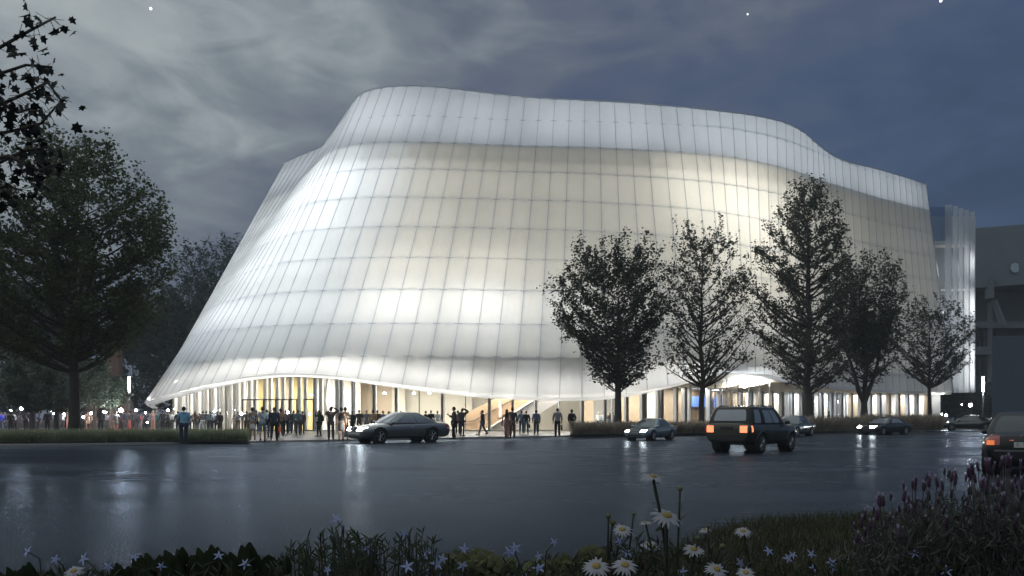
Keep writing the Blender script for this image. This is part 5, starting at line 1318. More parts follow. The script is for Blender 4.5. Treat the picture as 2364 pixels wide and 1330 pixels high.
for lb, px, tn, top, hr in (('person in a white shirt and cap inside the lobby left of the first street tree', 1382, 170, ('shirt','white'), ('cap','lgrey')), ('person in a pale shirt leaning with folded arms inside the lobby', 1394, 150, ('shirt','pale'), bk),
                            ('person with long hair and a brown top inside the lobby', 1407, 30, ('shirt','brown'), ('long','br')), ('person in a light blue jacket hugging a friend inside the lobby', 1415, -30, ('jacket','steel'), ('long','br'))):
    person(lb, px, 70.8, tn, 1.66, B_, top, (T,'denim'), hr, group=LB, sk='p')
person('person in a dark suit striding left in front of the pampas grass', 1913, dfoot(991.5) - 1.0, 95, 1.78, ('down','down','w1'), ('blazer','black'), (T,'black'), bk)
# ---- flash units held over the crowd
for px, py, r_, s_, d, lb in ((25, 947.5, .05, 60, 65.4, 'small camera flash at the left end of the crowd'), (50, 943, .10, 160, 66.5, 'bright camera flash beside the first slim trunk'), (118, 949, .045, 60, 66, 'bluish camera flash between the slim trunks'), (124, 955, .04, 50, 66.5, 'faint camera flash just left of the second slim trunk'), (148, 956, .055, 70, 65, 'camera flash held beside the thick dark trunk'),
        (192, 963, .06, 70, 67, 'camera flash low behind the thick dark trunk'), (210, 954, .06, 90, 64.4, 'camera flash over the beige coat'), (239, 951, .05, 70, 68, 'left one of a pair of flashes beside the red gown'), (244.5, 951.5, .05, 70, 68.2, 'right one of a pair of flashes beside the red gown'), (279, 947, .12, 200, 67, 'brightest camera flash at the foot of the rusty leg'),
        (314, 947, .07, 130, 64, 'starry camera flash right of the lamp post'), (336, 953, .05, 70, 65, 'camera flash over the dark parka'), (340, 975, .05, 70, 64.5, 'low camera flash at the hip of the dark parka'), (388, 947.5, .07, 130, 65, 'starry camera flash over the black coats'), (403, 944.5, .04, 50, 68, 'small high camera flash left of the blue hoodie'),
        (495, 949.5, .06, 100, 64.8, 'camera flash before the white fins'), (557, 955, .08, 120, 63, 'camera flash left of the entrance doors'), (664, 952, .07, 110, 62, 'camera flash in the middle of the entrance crowd')):
    c = P(px, py, d); root = empty('camera_flash', c); tag(root, lb, 'camera flash', 'camera flashes over the crowd')
    link('flash', MB().ball(c, r_ * 1.35, 10, 6).mesh('flash', True), glow('flash_%d' % s_, (.92, .97, 1.0), s_ * 1.0), root)
    link('housing', MB().box(c + V(0, r_ + .03, -.03), (r_ * 2.2, .06, .12)).mesh('housing'), M_BLACKP, root)
    lamp('flash_glow', 'POINT', c - V(0, .2, 0), s_ * .6, (.92, .97, 1.0), .08)
# ================================================================== grass beds, lamps, sculpture, buildings at the right, foreground flowers
def blades(name, pts, h, w, lean, mt, seed, wind=(0, 0), label=None, cat='grass bed', hj=.25, plume=0):
    """pts (n,3) roots; each blade a curved strip of 3 segments; plume > 0 widens the tip like a feathery seed head"""
    rs = np.random.default_rng(seed); n = len(pts)
    hh = (h * (1 + hj * rs.normal(size=(n, 1)))).clip(h * .4, h * 1.5)
    dr = rs.normal(size=(n, 2)) * lean + np.array(wind); a = rs.random((n, 1)) * 6.283
    side = np.concatenate([np.cos(a), np.sin(a), 0 * a], 1)
    v = np.empty((n, 7, 3)); ws = [w, w * .9, w * .6] if not plume else [w * .6, w * .5, w * plume]
    for i, t in enumerate((0, .4, .78)):
        c = pts + np.concatenate([dr * hh * t ** 2, hh * t * (1 - .18 * t * np.linalg.norm(dr, axis=1)[:, None])], 1)
        v[:, 2 * i] = c - side * ws[i] * .5; v[:, 2 * i + 1] = c + side * ws[i] * .5
    v[:, 6] = pts + np.concatenate([dr * hh, hh * (1 - .18 * np.linalg.norm(dr, axis=1)[:, None])], 1)
    me = bpy.data.meshes.new(name); me.vertices.add(n * 7); me.vertices.foreach_set('co', v.astype(np.float32).ravel())
    f = np.array([0, 1, 3, 0, 3, 2, 2, 3, 5, 2, 5, 4, 4, 5, 6]); idx = np.arange(n)[:, None] * 7 + f
    me.loops.add(n * 15); me.loops.foreach_set('vertex_index', idx.astype(np.int32).ravel())
    me.polygons.add(n * 5); me.polygons.foreach_set('loop_start', (np.arange(n * 5) * 3).astype(np.int32)); me.update(calc_edges=True)
    o = link(name, me, mt)
    if label: tag(o, label, cat)
    o['kind'] = 'stuff'; return o
GR_L = leafmat('bed_grass', (.20, .24, .15), (.45, .50, .34), scale=1.2, trans=.55)
GR_T = leafmat('pampas_grass', (.24, .20, .155), (.60, .53, .44), scale=1.0, trans=.5)
GR_V = leafmat('verge_grass', (.020, .024, .010), (.070, .075, .030), scale=1.5, trans=.2)
def strip(px0, px1, d0, d1, depth, n, seed, z=PZ, clump=.0):
    rs = np.random.default_rng(seed); t = rs.random(n); u = rs.random(n)
    if clump: t = (np.round(t * clump) + rs.normal(size=n) * .22) / clump
    px = px0 + (px1 - px0) * t; d = d0 + (d1 - d0) * t + depth * u
    return np.stack([(px - CX) / F * d, d, np.full(n, z)], 1)
for i, (a, b, da, db, lb) in enumerate(((-60, 66, 36.2, 36.8, 'low green grass bed at the left end of the row, running out of the picture'), (69, 243, 37.0, 37.6, 'low green grass bed around the thick dark trunk'), (246, 572, 37.9, 39.4, 'longest low green grass bed, behind the light blue hoodie'))):
    n = int((b - a) * 42); blades('ornamental_grass', strip(a, b, da, db, 1.5, n, 300 + i, clump=max(int((b - a) / 7), 8)), .52, .022, .42, GR_L, 310 + i, (.12, 0), lb, hj=.34)
    soil = MB().prism([GX(a, da - .12, PZ), GX(b, db - .12, PZ), GX(b, db + 1.7, PZ), GX(a, da + 1.7, PZ)], (0, 0, .07)).build('planting_bed', mat('bed_edging', (.03, .03, .028), .8, var=.3)); tag(soil, kind='structure')
for i, (a, b, da, db, dp, h, lb) in enumerate(((1322, 1448, 51.5, 53.5, 2.2, .72, 'tan feathery grass bed below the first street tree'), (1448, 1668, 53.5, 58.0, 2.2, .74, 'tan feathery grass bed between the silver blue sedan and the off-road car'),
        (1690, 1985, 60.0, 66.5, 2.6, 1.02, 'tall pale pampas grass bed behind the striding person'), (1990, 2172, 66.8, 73.0, 3.0, 1.16, 'tall pale pampas grass bed behind the dark coupe at the lit pillar'))):
    n = int((b - a) * 40); blades('pampas_grass', strip(a, b, da, db, dp, n, 330 + i, clump=int((b - a) / 9)), h, .045, .36, GR_T, 340 + i, (.06, 0), lb, plume=1.1)
    soil = MB().prism([GX(a, da - .1, PZ), GX(b, db - .1, PZ), GX(b, db + dp, PZ), GX(a, da + dp, PZ)], (0, 0, .06)).build('planting_bed', mat('bed_edging', (.03, .03, .028), .8)); tag(soil, kind='structure')

# street lamps: a slim pole with a glowing tube on top
for px, d, ytop, ybot, lb in ((298, 74, 870, 905, 'slim street lamp with a glowing white tube left of the glass tip'), (2269.5, 84, 870, 904, 'slim street lamp with a glowing tube right of the white wing')):
    b = GX(px, d, PZ); root = empty('street_lamp', b); tag(root, lb, 'street lamp', 'street lamps with glowing tubes')
    zt, zb = P(px, ytop, d).z, P(px, ybot, d).z
    link('pole', MB().tube([b, Vector((b.x, b.y, zb))], .09, 10).mesh('pole', True), mat('lamp_pole', (.16, .17, .18), .4, .5), root)
    link('base_plate', MB().lathe([(.2, 0), (.2, .05), (.12, .08)], b, 14).mesh('plate'), M_DGREY, root)
    link('light_tube', MB().lathe([(.10, 0), (.115, .03), (.115, zt - zb - .03), (.09, zt - zb)], (b.x, b.y, zb), 12).mesh('tube', True), glow('tube_light', (.95, .98, 1), 14), root)
    lamp('tube_glow', 'POINT', (b.x, b.y - .25, (zt + zb) / 2), 260, (.95, .98, 1), .15)
# floodlights on short stands under the wing
for px, py, d, r_, e, lb in ((2240, 935.5, 96, .20, 420, 'brightest floodlight on a stand between wing and lamp post'), (2184, 959, 84, .14, 200, 'low floodlight just above the black sedan bonnet'), (2220, 934, 100, .07, 40, 'tiny high floodlight left of the brightest one'), (2174, 956, 88, .08, 40, 'tiny floodlight beside the lit pillar')):
    c = P(px, py, d); root = empty('floodlight', (c.x, c.y, PZ)); tag(root, lb, 'floodlight', 'floodlights under the wing')
    link('stand', MB().tube([(c.x, c.y, PZ), (c.x, c.y, c.z - r_)], .035, 6).tube([(c.x - .3, c.y, PZ + .02), (c.x, c.y, PZ + .5), (c.x + .3, c.y, PZ + .02)], .02, 5).mesh('stand'), M_DGREY, root)
    link('housing', MB().lathe([(r_ * 1.1, -.02), (r_ * .6, .22), (.02, .26)], (0, 0, 0), 12, Matrix.Translation(c) @ Matrix.Rotation(R(-90), 4, 'X')).mesh('housing'), M_BLACKP, root)
    link('lens', MB().ball(c - Vector((0, .03, 0)), (r_, .04, r_), 12, 8).mesh('lens', True), glow('flood_lens', (1, 1, 1), 60), root)
    lamp('flood_glow', 'SPOT', c - Vector((0, .15, 0)), e, (1, 1, 1), .1, target=c + Vector((-.4, -6, -1.2))).data.spot_size = R(120)
# rusty steel sculpture beyond the carpet
sd = 86.0; M_CORT = mat('weathering_steel', (.15, .085, .065), .8, var=.3, scale=.9, bump=.15)
root = empty('sculpture', GX(262, sd, 0)); tag(root, 'tall rusty steel slab sculpture with a slanting leg and low arched body behind the crowd', 'sculpture')
a, b = P(246, 790, sd), P(274, 790, sd); zt = P(0, 770, sd).z
link('slab', MB().hexa([Vector((a.x, sd, PZ)), Vector((b.x, sd, PZ)), Vector((b.x - .77, sd + 2.4, PZ)), Vector((a.x, sd + 2.4, PZ))], [Vector((a.x, sd, zt)), Vector((b.x, sd, zt)), Vector((b.x - .77, sd + 2.4, zt)), Vector((a.x, sd + 2.4, zt))]).mesh('slab'), M_CORT, root)
leg = [P(269, 903, sd - .3), P(279, 903, sd - .3), P(297, 948, sd - .3), P(299, 978, sd - .3), P(282, 978, sd - .3), P(281, 948, sd - .3)]
link('leg', MB().prism(leg, (0, 1.6, 0)).mesh('leg'), mat('weathering_steel_pale', (.26, .18, .14), .8, var=.25, scale=.9), root)
arc = []
for i in range(15):
    t = i / 14; an = math.pi * (1 - t); arc.append(P(230 + 40 * math.cos(an), 972 - 52 * math.sin(an), sd - .1))
inn = []
for i in range(15):
    t = i / 14; an = math.pi * t; inn.append(P(236 + 17 * math.cos(an), 972 - 30 * math.sin(an), sd - .1))
ar = MB(); off = Vector((0, 2.0, 0)); oi = inn[::-1]
for i in range(14): ar.hexa([arc[i], arc[i + 1], oi[i + 1], oi[i]], [p + off for p in (arc[i], arc[i + 1], oi[i + 1], oi[i])])
link('arched_body', ar.mesh('arch'), M_CORT, root)
link('lamp', MB().ball(P(235, 932, sd - .35), (.28, .12, .10), 12, 8).mesh('oval', True), glow('oval_lamp', (1, .98, .95), 5), root)
lamp('sculpture_light', 'SPOT', GX(292, 80, 1.0), 150, (1, .93, .85), .3, target=GX(276, sd, 6)).data.spot_size = R(70)

# concrete building at the far right
cb = empty('concrete_building', (70, 124, 0)); tag(cb, 'dark concrete building with a round window and deep overhang at the right edge', 'building')
M_CONC = mat('rough_concrete', (.13, .155, .185), .85, var=.22, scale=.6, bump=.2); M_CONC2 = mat('shaded_concrete', (.085, .10, .12), .85, var=.2, scale=.7)  # second concrete is a darker copy, overhang shade put into its colour
def fpx(px, py): return P(px, py, 123 - (px - 2240) * .035)
def blk(name, pts, depth, m, par=cb):
    return link(name, MB().prism(pts, (0, depth, 0)).mesh(name), m, par)
blk('upper_volume', [fpx(2215, 668), fpx(2560, 640), fpx(2560, 502), fpx(2215, 530)], 26, M_CONC)
def rec(px0, px1, y0, y1, back): return [p + Vector((0, back, 0)) for p in (fpx(px0, y1), fpx(px1, y1), fpx(px1, y0), fpx(px0, y0))]
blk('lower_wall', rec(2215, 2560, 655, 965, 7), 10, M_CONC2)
blk('floor_band', rec(2215, 2560, 795, 814, 4), 2.9, M_CONC); blk('floor_band', rec(2215, 2560, 735, 750, 4), 2.9, M_CONC)
for x0, x1 in ((2252, 2268), (2272, 2300), (2304, 2316), (2326, 2358)):
    for y0, y1 in ((753, 792), (818, 862)): blk('window', rec(x0, x1, y0, y1, 6.2), .5, mat('dark_window', (.03, .04, .05), .08, coat=1, var=.1))
for x0 in (2268, 2320): blk('column', rec(x0, x0 + 5, 690 if x0 > 2300 else 752, 880, 3.6), .9, M_CONC)
blk('bracket', rec(2278, 2287, 645, 690, -.9), 1.4, M_CONC); blk('strut', [fpx(2297, 690), fpx(2302, 690), fpx(2325, 752), fpx(2318, 752)], 1.2, M_CONC)
c = P(2343, 618, 118.9); rw_ = empty('round_window', c - Vector((0, .1, 0)));
ML = Matrix.Translation(c) @ Matrix.Rotation(R(90), 4, 'X')
rwo = link('window', MB().lathe([(.78, .0), (.78, .12), (.02, .13)], (0, 0, 0), 28, ML).mesh('round'), mat('pale_glass_disc', (.45, .52, .58), .15, coat=1, var=.08), cb)
link('rim', MB().tube([c + Vector((.82 * math.cos(i * math.pi / 14), -.12, .82 * math.sin(i * math.pi / 14))) for i in range(29)], .06, 6).mesh('rim'), M_DGREY, rwo)
bpy.data.objects.remove(rw_)
sw = MB().prism([GX(2290, 70, 0), GX(2520, 73, 0), P(2520, 772, 73), P(2290, 777, 70)], (4.9, 7.0, 0)).build('slab_wall', mat('grey_slab', (.10, .13, .16), .8, var=.10, scale=.7, bump=.1)); bevelled(sw, .03)
tag(sw, 'plain dark grey slab wall standing behind the near sedan', 'wall')

# ------------------------------------------------------------------ foreground verge
rs = np.random.default_rng(90)
def on_bank(n, x0, x1, y0, y1, seed, vis=True):
    r_ = np.random.default_rng(seed); out = []
    while len(out) < n:
        x = r_.uniform(x0, x1); y = y0 + (y1 - y0) * r_.random() ** 1.1
        z = bank(x, y)
        if z > .005: out.append((x, y, z - .01))
    return np.array(out)
pts = on_bank(26000, .3, 8.5, 3.0, 10.6, 91)
blades('grass', pts, .13, .007, .45, GR_V, 92, label='short dull olive grass on the verge at the right', cat='grass')
pts = on_bank(9000, -3.6, 1.2, 2.2, 6.6, 93); blades('undergrowth', pts, .15, .006, .7, GR_V, 94, label='dark tangled grass along the near verge', cat='undergrowth', hj=.35)
M_STEM = mat('plant_stem', (.020, .026, .016), .7, var=.3); M_STEMR = mat('reddish_stem', (.07, .03, .02), .7, var=.3); M_LEAF = leafmat('broad_leaves', (.016, .024, .012), (.040, .055, .026), scale=8, trans=.2); M_PARS = leafmat('parsley_leaves', (.050, .058, .022), (.130, .140, .055), scale=7, trans=.2)
M_BLUE = mat('blue_petal', (.24, .29, .52), .6, var=.12, scale=30); M_DAISY = mat('daisy_petal', (.26, .265, .30), .6, var=.10, scale=40); M_DISC = mat('daisy_disc', (.30, .22, .06), .8, var=.25, scale=120, bump=.4); M_BUD = mat('daisy_bud', (.10, .11, .05), .7, var=.3, scale=60)
M_LAVH = mat('lavender_head', (.040, .018, .042), .8, var=.3, scale=150); M_LAVB = mat('lavender_bract', (.42, .32, .50), .7, var=.2); M_LAVF = leafmat('lavender_foliage', (.045, .050, .046), (.12, .125, .115), scale=6, trans=.1)
rd = random.Random(77)
def petal(mb, c, u, n, w, L, droop=.15, seg=3, tip=.5):
    """petal from c along u, face normal n"""
    s = u.cross(n); rows_ = []
    for i in range(seg + 1):
        t = i / seg; p = c + u * L * t - n * droop * L * t * t; ww = w * (math.sin(math.pi * (.15 + .80 * t ** tip)) ) * .5
        rows_.append([p - s * ww, p + n * ww * .12, p + s * ww])
    mb.grid(rows_)
def frame(n):
    n = n.normalized(); a = n.cross(Vector((0, 1, 0))); a = a.normalized() if a.length > .1 else Vector((1, 0, 0)); return a, n.cross(a), n
def stem_path(top, root_, bend, k=7):
    return [root_.lerp(top, i / k) + bend * math.sin(math.pi * i / k) for i in range(k + 1)]
def rooted(p, dx=0.0, dy=0.0):
    x, y = p.x + dx, p.y + dy; return Vector((x, y, min(bank(x, y), p.z - .05) - .01))
def daisy(px, py, w, d, tilt, label, stem=True, leaves=5, seed=0):
    r_ = random.Random(seed + 5); c = P(px, py, d); rad = w * .90 / F * d / 2
    n = Vector((r_.uniform(-.3, .3), -math.sin(tilt * .62), math.cos(tilt * .62))).normalized(); a, b, n = frame(n)
    ro = rooted(c, r_.uniform(-.03, .06), r_.uniform(-.02, .08)); root = empty('daisy', ro); tag(root, label, 'daisy', 'white daisies on the verge')
    pth = stem_path(c - n * .006, ro, Vector((r_.uniform(-.03, .03), 0, 0)))
    link('stem', MB().tube(pth, [.0042 * (w / 60) ** .5] * 8, 6).mesh('stem', True), M_STEM, root)
    mb = MB(); np_ = 19
    for i in range(np_):
        an = 2 * math.pi * i / np_ + r_.uniform(-.08, .08); u = a * math.cos(an) + b * math.sin(an); petal(mb, c + u * rad * .22, u, n, rad * .30, rad * r_.uniform(.70, .86), r_.uniform(.05, .5))
    link('petals', mb.mesh('petals', True), M_DAISY, root)
    R3 = Matrix((a, b, n)).transposed().to_4x4()
    link('disc', MB().lathe([(rad * .30, -.003), (rad * .29, rad * .07), (rad * .18, rad * .13), (.001, rad * .15)], (0, 0, 0), 14, Matrix.Translation(c) @ R3).mesh('disc', True), M_DISC, root)
    mb = MB()
    for i in range(leaves):
        t = .25 + .6 * i / max(leaves, 1); p = ro.lerp(c, t); an = r_.uniform(0, 6.28); u = Vector((math.cos(an), math.sin(an) * .5, .7)).normalized(); petal(mb, p, u, Vector((0, -.6, .8)).normalized(), .016, r_.uniform(.035, .06), .3)
    if leaves: link('leaves', mb.mesh('leaves', True), M_STEM, root)
def bud(px, py, w, d, label, seed):
    r_ = random.Random(seed); c = P(px, py, d); rad = w / F * d / 2; ro = rooted(c, r_.uniform(-.05, .03), .02); root = empty('daisy_bud', ro); tag(root, label, 'flower bud', 'closed daisy buds on the verge')
    link('stem', MB().tube(stem_path(c, ro, Vector((r_.uniform(-.03, .03), 0, 0))), .0030, 6).mesh('stem', True), M_STEM, root)
    link('bud', MB().lathe([(rad * .3, -rad * .9), (rad, -rad * .2), (rad * .9, rad * .5), (rad * .4, rad * .95), (.001, rad * 1.05)], c, 10).mesh('bud', True), M_BUD, root)
    mb = MB(); p = ro.lerp(c, .8); petal(mb, p, Vector((.6, 0, .8)), Vector((-.7, -.3, .6)).normalized(), .012, .04, .2); link('leaves', mb.mesh('leaves', True), M_STEM, root)
for i, (px, py, w, d, tl, lb) in enumerate(((1508, 1100, 70, 2.2, .35, 'tallest daisy, standing above all the others'), (1540, 1190, 84, 2.2, .75, 'large daisy right below the tallest daisy'), (1437, 1222, 56, 2.4, .8, 'daisy leaning left below the two round buds'),
        (1490, 1206, 36, 2.4, .2, 'small half open daisy seen from the side left of the large daisy'), (1377, 1307, 76, 2.0, .9, 'broad daisy at the bottom edge, leftmost of the daisy clump'), (1443, 1304, 70, 2.0, .9, 'broad daisy at the bottom edge touching the leftmost one'),
        (1500, 1258, 52, 2.5, .6, 'dim daisy deep inside the daisy clump'), (1602, 1268, 60, 2.2, .7, 'daisy with drooping petals below the side on bud'), (1715, 1226, 48, 2.3, .6, 'single daisy furthest right of the clump, on a leaning stem'), (1627, 1223, 34, 2.5, .3, 'small daisy behind the thin budded stems'),
        (1655, 1314, 64, 2.0, .9, 'daisy at the bottom edge below the drooping one'), (1722, 1322, 50, 2.0, .8, 'daisy cut by the bottom edge below the leaning stem'), (170, 1318, 52, 2.1, .8, 'lone daisy in the far lower left among blue star flowers'))):
    daisy(px, py, w, d, tl, lb, seed=i, leaves=4)
for i, (px, py, w, d, lb) in enumerate(((1570, 1129, 13, 2.2, 'round bud on a bare stem right of the tallest daisy'), (1404, 1192, 14, 2.3, 'round bud at the upper left of the clump'), (1414, 1207, 15, 2.3, 'fat bud just below the upper left bud'), (1463, 1187, 9, 2.4, 'tiny bud between the fat bud and the tallest daisy'), (1635, 1215, 8, 2.4, 'tiny bud beside the small daisy'), (1611, 1243, 12, 2.2, 'pointed bud over the drooping daisy'), (1668, 1262, 14, 2.2, 'pale bud left of the leaning stem'))):
    bud(px, py, w, d, lb, 60 + i)
def starflower(px, py, w, d, label, seed):
    r_ = random.Random(seed); c = P(px, py, d); rad = w / F * d / 2; n = Vector((r_.uniform(-.5, .5), -.8, r_.uniform(.1, .7))).normalized(); a, b, n = frame(n)
    ro = rooted(c, r_.uniform(-.10, .10), r_.uniform(.0, .08)); root = empty('star_flower', ro); tag(root, label, 'blue flower', 'blue star flowers on the verge')
    pth = [ro, ro.lerp(c, .55) + Vector((r_.uniform(-.02, .02), .0, .02)), c - n * .045 + Vector((0, 0, -.012)), c]
    link('stem', MB().tube(pth, [.0022, .0020, .0018, .0016], 5).mesh('stem', True), M_STEMR if r_.random() < .3 else M_STEM, root)
    mb = MB()
    for i in range(5):
        an = 2 * math.pi * i / 5 + r_.uniform(-.2, .2); u = (a * math.cos(an) + b * math.sin(an) + n * r_.uniform(-.1, .35)).normalized(); petal(mb, c, u, n, rad * .34, rad * r_.uniform(.85, 1.1), r_.uniform(.0, .3), tip=.7)
    link('petals', mb.mesh('petals', True), M_BLUE, root)
    link('throat', MB().ball(c + n * .001, rad * .10, 6, 4).mesh('throat', True), M_DISC, root)
SF = [(63,1273,30,'bent stem at the far left'),(128,1292,28,'right of the bent stem'),(192,1290,34,'above the lone daisy'),(250,1308,30,'right of the lone daisy'),(310,1286,26,'among the first paddle leaves'),(372,1308,24,'between two paddle leaf tufts'),(505,1282,28,'over the middle paddle leaves'),(565,1302,30,'below the tallest paddle tuft'),(757,1315,28,'left of the dark stalk tangle'),(776,1199,30,'highest, on an arching stalk'),
      (850,1268,34,'inside the stalk tangle'),(932,1232,24,'nodding over the stalk tangle'),(940,1308,36,'below the stalk tangle, left one of a group'),(985,1278,34,'between stalk tangle and yellow parsley'),(1010,1302,40,'left of the yellow parsley'),(985,1322,30,'at the bottom edge left of the parsley'),(1022,1290,30,'touching the yellow parsley'),(1072,1268,30,'on the yellow parsley, nearer the left'),(1068,1306,30,'below the yellow parsley'),(1175,1274,32,'over a gap in the parsley'),(1190,1265,34,'pair partner over the gap in the parsley'),
      (1212,1318,30,'at the bottom edge below the gap'),(1245,1312,38,'largest, below the second parsley tuft'),(1243,1285,24,'closed, on the second parsley tuft'),(1280,1252,24,'above the third parsley tuft'),(1430,1250,26,'behind the leaning daisy'),(1448,1275,28,'under the leaning daisy'),(1575,1320,26,'at the bottom edge amid daisies'),(1710,1300,30,'below the leaning daisy stem'),(1775,1272,26,'on the olive grass, first from the daisies'),(1820,1290,26,'on the olive grass, second from the daisies'),(1830,1281,22,'pair partner on the olive grass'),
      (1873,1279,24,'on the olive grass, third from the daisies'),(1920,1298,28,'left of the lavender, upper one'),(1924,1310,26,'left of the lavender, lower one'),(1877,1313,26,'at the bottom edge left of the lavender'),(2112,1278,24,'in front of the left lavender'),(2165,1295,26,'below the left lavender'),(2185,1318,32,'at the bottom edge below the lavender'),(2310,1302,24,'before the right lavender'),(2335,1215,24,'among the right lavender heads')]
for i, (px, py, w, t) in enumerate(SF):
    starflower(px, py, w * 1.0, 2.1 + rd.random() * .5, 'pale blue star flower ' + t, 100 + i)
# broad paddle leaves
for i, (px, py, w, lb) in enumerate(((272, 1300, 60, 'low tuft of broad paddle leaves, first from the left'), (345, 1276, 66, 'tuft of paddle leaves right of the first low one'), (420, 1268, 74, 'narrow upright tuft of paddle leaves'), (488, 1266, 72, 'wide tuft of paddle leaves left of the tallest'), (566, 1254, 80, 'tallest tuft of paddle leaves'), (625, 1282, 66, 'dark tuft of paddle leaves beside the stalk tangle'), (55, 1296, 110, 'sprawling broad leaves in the lower left corner'), (300, 1322, 80, 'paddle leaves at the bottom edge'), (520, 1318, 90, 'paddle leaves at the bottom edge under the wide tuft'))):
    r_ = random.Random(200 + i); c = P(px, py, 2.6); ro = rooted(c); root = empty('leafy_plant', ro); tag(root, lb, 'plant', 'tufts of paddle leaves on the verge'); mb = MB(); st_ = MB(); hw = w / F * 2.6 * .5
    for j in range(24):
        an = r_.uniform(0, 6.28); rr_ = hw * r_.random() ** .6; tp = Vector((c.x + rr_ * math.cos(an), c.y + rr_ * math.sin(an), c.z - .05 - .05 * r_.random() - .35 * rr_)); u = Vector((math.cos(an) * rr_ / hw * .5, -.1, 1)).normalized(); L_ = r_.uniform(.045, .075)
        nn = Vector((math.cos(an) * .5 - u.x, -1, .25)).normalized(); nn = (nn - u * nn.dot(u)).normalized(); petal(mb, tp, u, nn, L_ * .62, L_, -.1, seg=5, tip=.8); st_.tube([tp, ro.lerp(tp, .4) + Vector((0, 0, .02)), ro], .0018, 4)
    link('leaves', mb.mesh('leaves', True), M_LEAF, root); link('stem', st_.mesh('stems'), M_STEM, root)
# yellow green parsley tufts
for i, (px, py, w, lb) in enumerate(((1060, 1258, 66, 'yellow green parsley tuft left of the pair of blue stars'), (1110, 1254, 70, 'highest yellow green parsley tuft'), (1160, 1268, 60, 'parsley tuft under the pair of blue stars'), (1250, 1276, 80, 'second large parsley tuft'), (1305, 1264, 72, 'parsley tuft with a single nodding star above'), (1365, 1248, 60, 'parsley tuft touching the leftmost buds'), (1530, 1290, 90, 'parsley tuft deep in the daisy clump'), (1120, 1300, 70, 'parsley tuft at the bottom edge'))):
    r_ = random.Random(240 + i); c = P(px, py, 2.5); ro = rooted(c); root = empty('parsley_plant', ro); tag(root, lb, 'plant', 'parsley tufts on the verge'); mb = MB(); st_ = MB(); hw = w / F * 2.5 * .55
    for j in range(60):
        an = r_.uniform(0, 6.28); rr_ = hw * r_.random() ** .5; p = Vector((c.x + rr_ * math.cos(an), c.y + rr_ * math.sin(an) * .8, c.z - .02 - .5 * rr_ - .05 * r_.random())); n = Vector((r_.gauss(0, .5), -.9, r_.uniform(.2, 1))).normalized(); a, b, n = frame(n)
        for k in range(5):
            an2 = math.pi * (.1 + .8 * k / 4); u = a * math.cos(an2) + b * math.sin(an2) * (1 if b.z > 0 else -1); petal(mb, p, u, n, .011, r_.uniform(.014, .022), .1, seg=2, tip=1.2)
        if j % 4 == 0: st_.tube([p, ro.lerp(p, .5), ro], .0013, 3)
    link('leaves', mb.mesh('leaves', True), M_PARS, root); link('stem', st_.mesh('stems'), M_STEM, root)
# dark stalk tangle: wild stalks with narrow leaves
def stalks(label, px0, px1, ytab, n, seed, red=.12):
    r_ = random.Random(seed); c = GX((px0 + px1) / 2, 2.5, .6); root = empty('wild_plant', c); tag(root, label, 'plant', 'wild stalks on the verge'); ms, ml, mr = MB(), MB(), MB()
    for j in range(n):
        px = r_.uniform(px0, px1); d = r_.uniform(2.1, 3.0); yt = lin(ytab, px) + abs(r_.gauss(0, 26)); tp = P(px + r_.gauss(0, 14), yt, d); ro = rooted(GX(px, d, 0) + Vector((0, 0, 1.0))); pts_ = [ro, ro.lerp(tp, .5) + Vector((r_.gauss(0, .012), 0, 0)), tp]
        (mr if r_.random() < red else ms).tube(pts_, [.0026, .0022, .0012], 4)
        for q in range(7):
            t = r_.uniform(.35, 1); p = pts_[1].lerp(tp, (t - .5) * 2) if t > .5 else ro.lerp(pts_[1], t * 2); an = r_.uniform(0, 6.28); u = Vector((math.cos(an), .4 * math.sin(an), r_.uniform(.3, 1.1))).normalized(); nn = Vector((0, -1, .3)); nn = (nn - u * nn.dot(u)).normalized(); petal(ml, p, u, nn, .007, r_.uniform(.022, .045), .25, seg=2, tip=.6)
    link('stem', ms.mesh('stems'), M_STEM, root); link('red_stem', mr.mesh('stems'), M_STEMR, root); link('leaves', ml.mesh('leaves', True), M_LEAF, root)
stalks('dark tangle of wild stalks left of the yellow parsley', 640, 1020, [(640, 1280), (700, 1245), (770, 1215), (830, 1225), (900, 1240), (960, 1215), (985, 1240), (1020, 1290)], 130, 401)
stalks('low dark stalks under the parsley and stars', 1030, 1420, [(1030, 1300), (1420, 1280)], 110, 402)
stalks('dark stalks filling the daisy clump', 1380, 1740, [(1380, 1260), (1480, 1235), (1600, 1270), (1740, 1300)], 90, 403)
stalks('low stalks among the paddle leaves', 90, 660, [(90, 1312), (400, 1300), (660, 1290)], 120, 404)
stalks('low stalks in front of the lavender', 1740, 2364, [(1740, 1312), (2000, 1300), (2364, 1270)], 170, 405, .2)
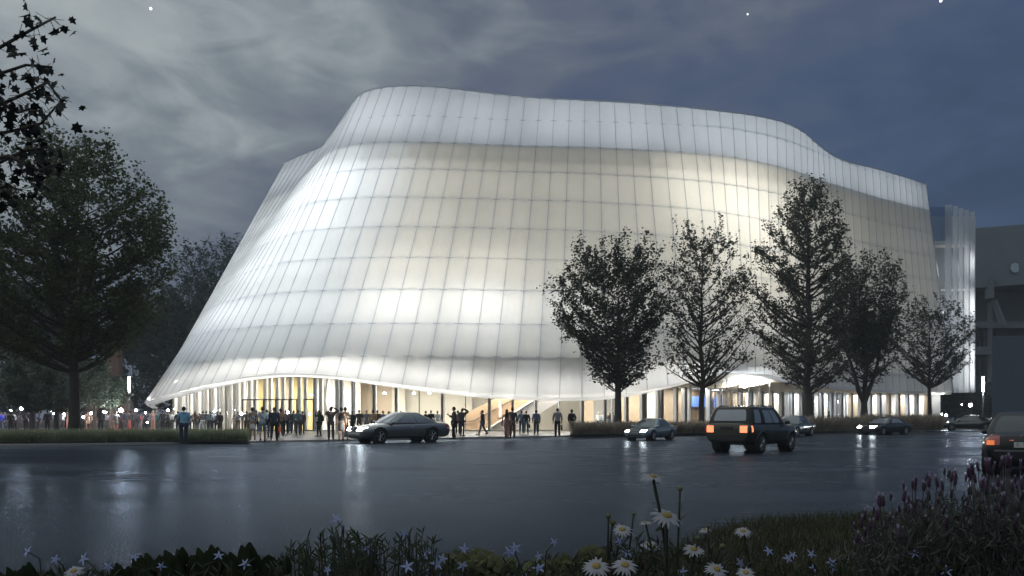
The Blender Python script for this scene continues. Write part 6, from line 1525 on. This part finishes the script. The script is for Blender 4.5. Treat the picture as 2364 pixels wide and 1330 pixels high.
# lavender bushes
def lavender(label, cx_, cy_, half, ytab, n, d0, seed):
    r_ = random.Random(seed); c = P(cx_, cy_, d0); ro = rooted(c); root = empty('lavender_bush', ro); tag(root, label, 'lavender bush', 'lavender bushes at the right')
    sm = []
    hd_ = MB(); hd_.lathe([(.002, -.016), (.0048, -.013), (.0058, 0), (.0048, .012), (.002, .017)], (0, 0, 0), 8); hm_ = hd_.mesh('lavender_head', True)
    bm_ = MB()
    for k in range(4):
        an = k * 1.57 + .4; petal(bm_, Vector((0, 0, .016)), Vector((math.cos(an) * .5, math.sin(an) * .5, .85)).normalized(), Vector((-math.cos(an) * .85, -math.sin(an) * .85, .5)).normalized(), .0045, .013, -.2, seg=2)
    bmh = bm_.mesh('lavender_bract', True); stm = MB()
    fol = []
    for j in range(n):
        px = cx_ + half * (r_.random() * 2 - 1); top = lin(ytab, px); py = top + (1330 - top) * .62 * r_.random() ** 1.5; d = d0 + r_.uniform(-.35, .6); tp = P(px, py, d)
        b0 = ro + Vector((.55 * (tp.x - ro.x), .5 * (tp.y - ro.y), 0)); b0.z = bank(b0.x, b0.y)
        mid = b0.lerp(tp, .5) + Vector((0, 0, .02)); stm.tube([b0, mid, tp], [.0018, .0016, .0013], 4)
        s = link('flower_spike', hm_, M_LAVH, None); s.parent = root; s.matrix_parent_inverse = world(root).inverted(); s.location = tp; s.rotation_euler = (r_.gauss(0, .15), r_.gauss(0, .15), r_.uniform(0, 6)); k = r_.uniform(.70, 1.0); s.scale = (k, k, k)
        q = link('bracts', bmh, M_LAVB, None); q.parent = s
        for w in range(64):
            t = r_.uniform(.05, .86); fol.append(b0.lerp(tp, t) + Vector((r_.gauss(0, .03), r_.gauss(0, .03), 0)))
    link('stem', stm.mesh('lavender_stems'), M_LAVF, root)
    link('foliage', leaf_mesh('lavender_foliage', np.array(fol), .042, flat=2.2, asp=.10, rs=np.random.default_rng(seed)), M_LAVF, root)
lavender('large lavender bush with dark purple heads below the near sedan tail', 2120, 1240, 150, [(1960, 1235), (2010, 1160), (2060, 1140), (2110, 1110), (2150, 1095), (2190, 1075), (2230, 1130), (2280, 1110)], 98, 2.45, 501)
lavender('lavender bush at the right edge in front of the near sedan', 2310, 1200, 90, [(2210, 1120), (2250, 1075), (2300, 1060), (2364, 1075), (2400, 1080)], 78, 2.3, 502)
# thin evening haze round the whole place
def haze(density):
    m = bpy.data.materials.new('evening_haze'); m.use_nodes = True; nt = m.node_tree; nt.nodes.clear()
    out = nt.nodes.new('ShaderNodeOutputMaterial'); v = nt.nodes.new('ShaderNodeVolumePrincipled')
    v.inputs['Color'].default_value = (.80, .88, .95, 1); v.inputs['Density'].default_value = density; v.inputs['Anisotropy'].default_value = 0.2
    nt.links.new(v.outputs[0], out.inputs['Volume'])
    o = MB().box((0, 170, 18.5), (810, 590, 41)).build('haze', m); o['kind'] = 'stuff'
haze(0.0009)
# ================================================================== camera and view
cam = bpy.data.cameras.new('camera'); co = bpy.data.objects.new('camera', cam); COL.objects.link(co)
co.location = (0, 0, HC); co.rotation_euler = (R(90), 0, 0)
cam.sensor_width = 36.0; cam.lens = 36.0 * F / 2364.0; cam.shift_y = (HY - 665.0) / 2364.0
cam.clip_start = 0.05; cam.clip_end = 3000
SC.camera = co
SC.render.resolution_x, SC.render.resolution_y = 1024, 576
SC.view_settings.view_transform = 'Standard'; SC.view_settings.look = 'None'; SC.view_settings.exposure = 0; SC.view_settings.gamma = 1
cy = SC.cycles
cy.use_denoising = True
cy.max_bounces = 8; cy.diffuse_bounces = 3; cy.glossy_bounces = 3; cy.transmission_bounces = 4; cy.transparent_max_bounces = 16
cy.sample_clamp_indirect = 4.0; cy.caustics_reflective = False; cy.caustics_refractive = False
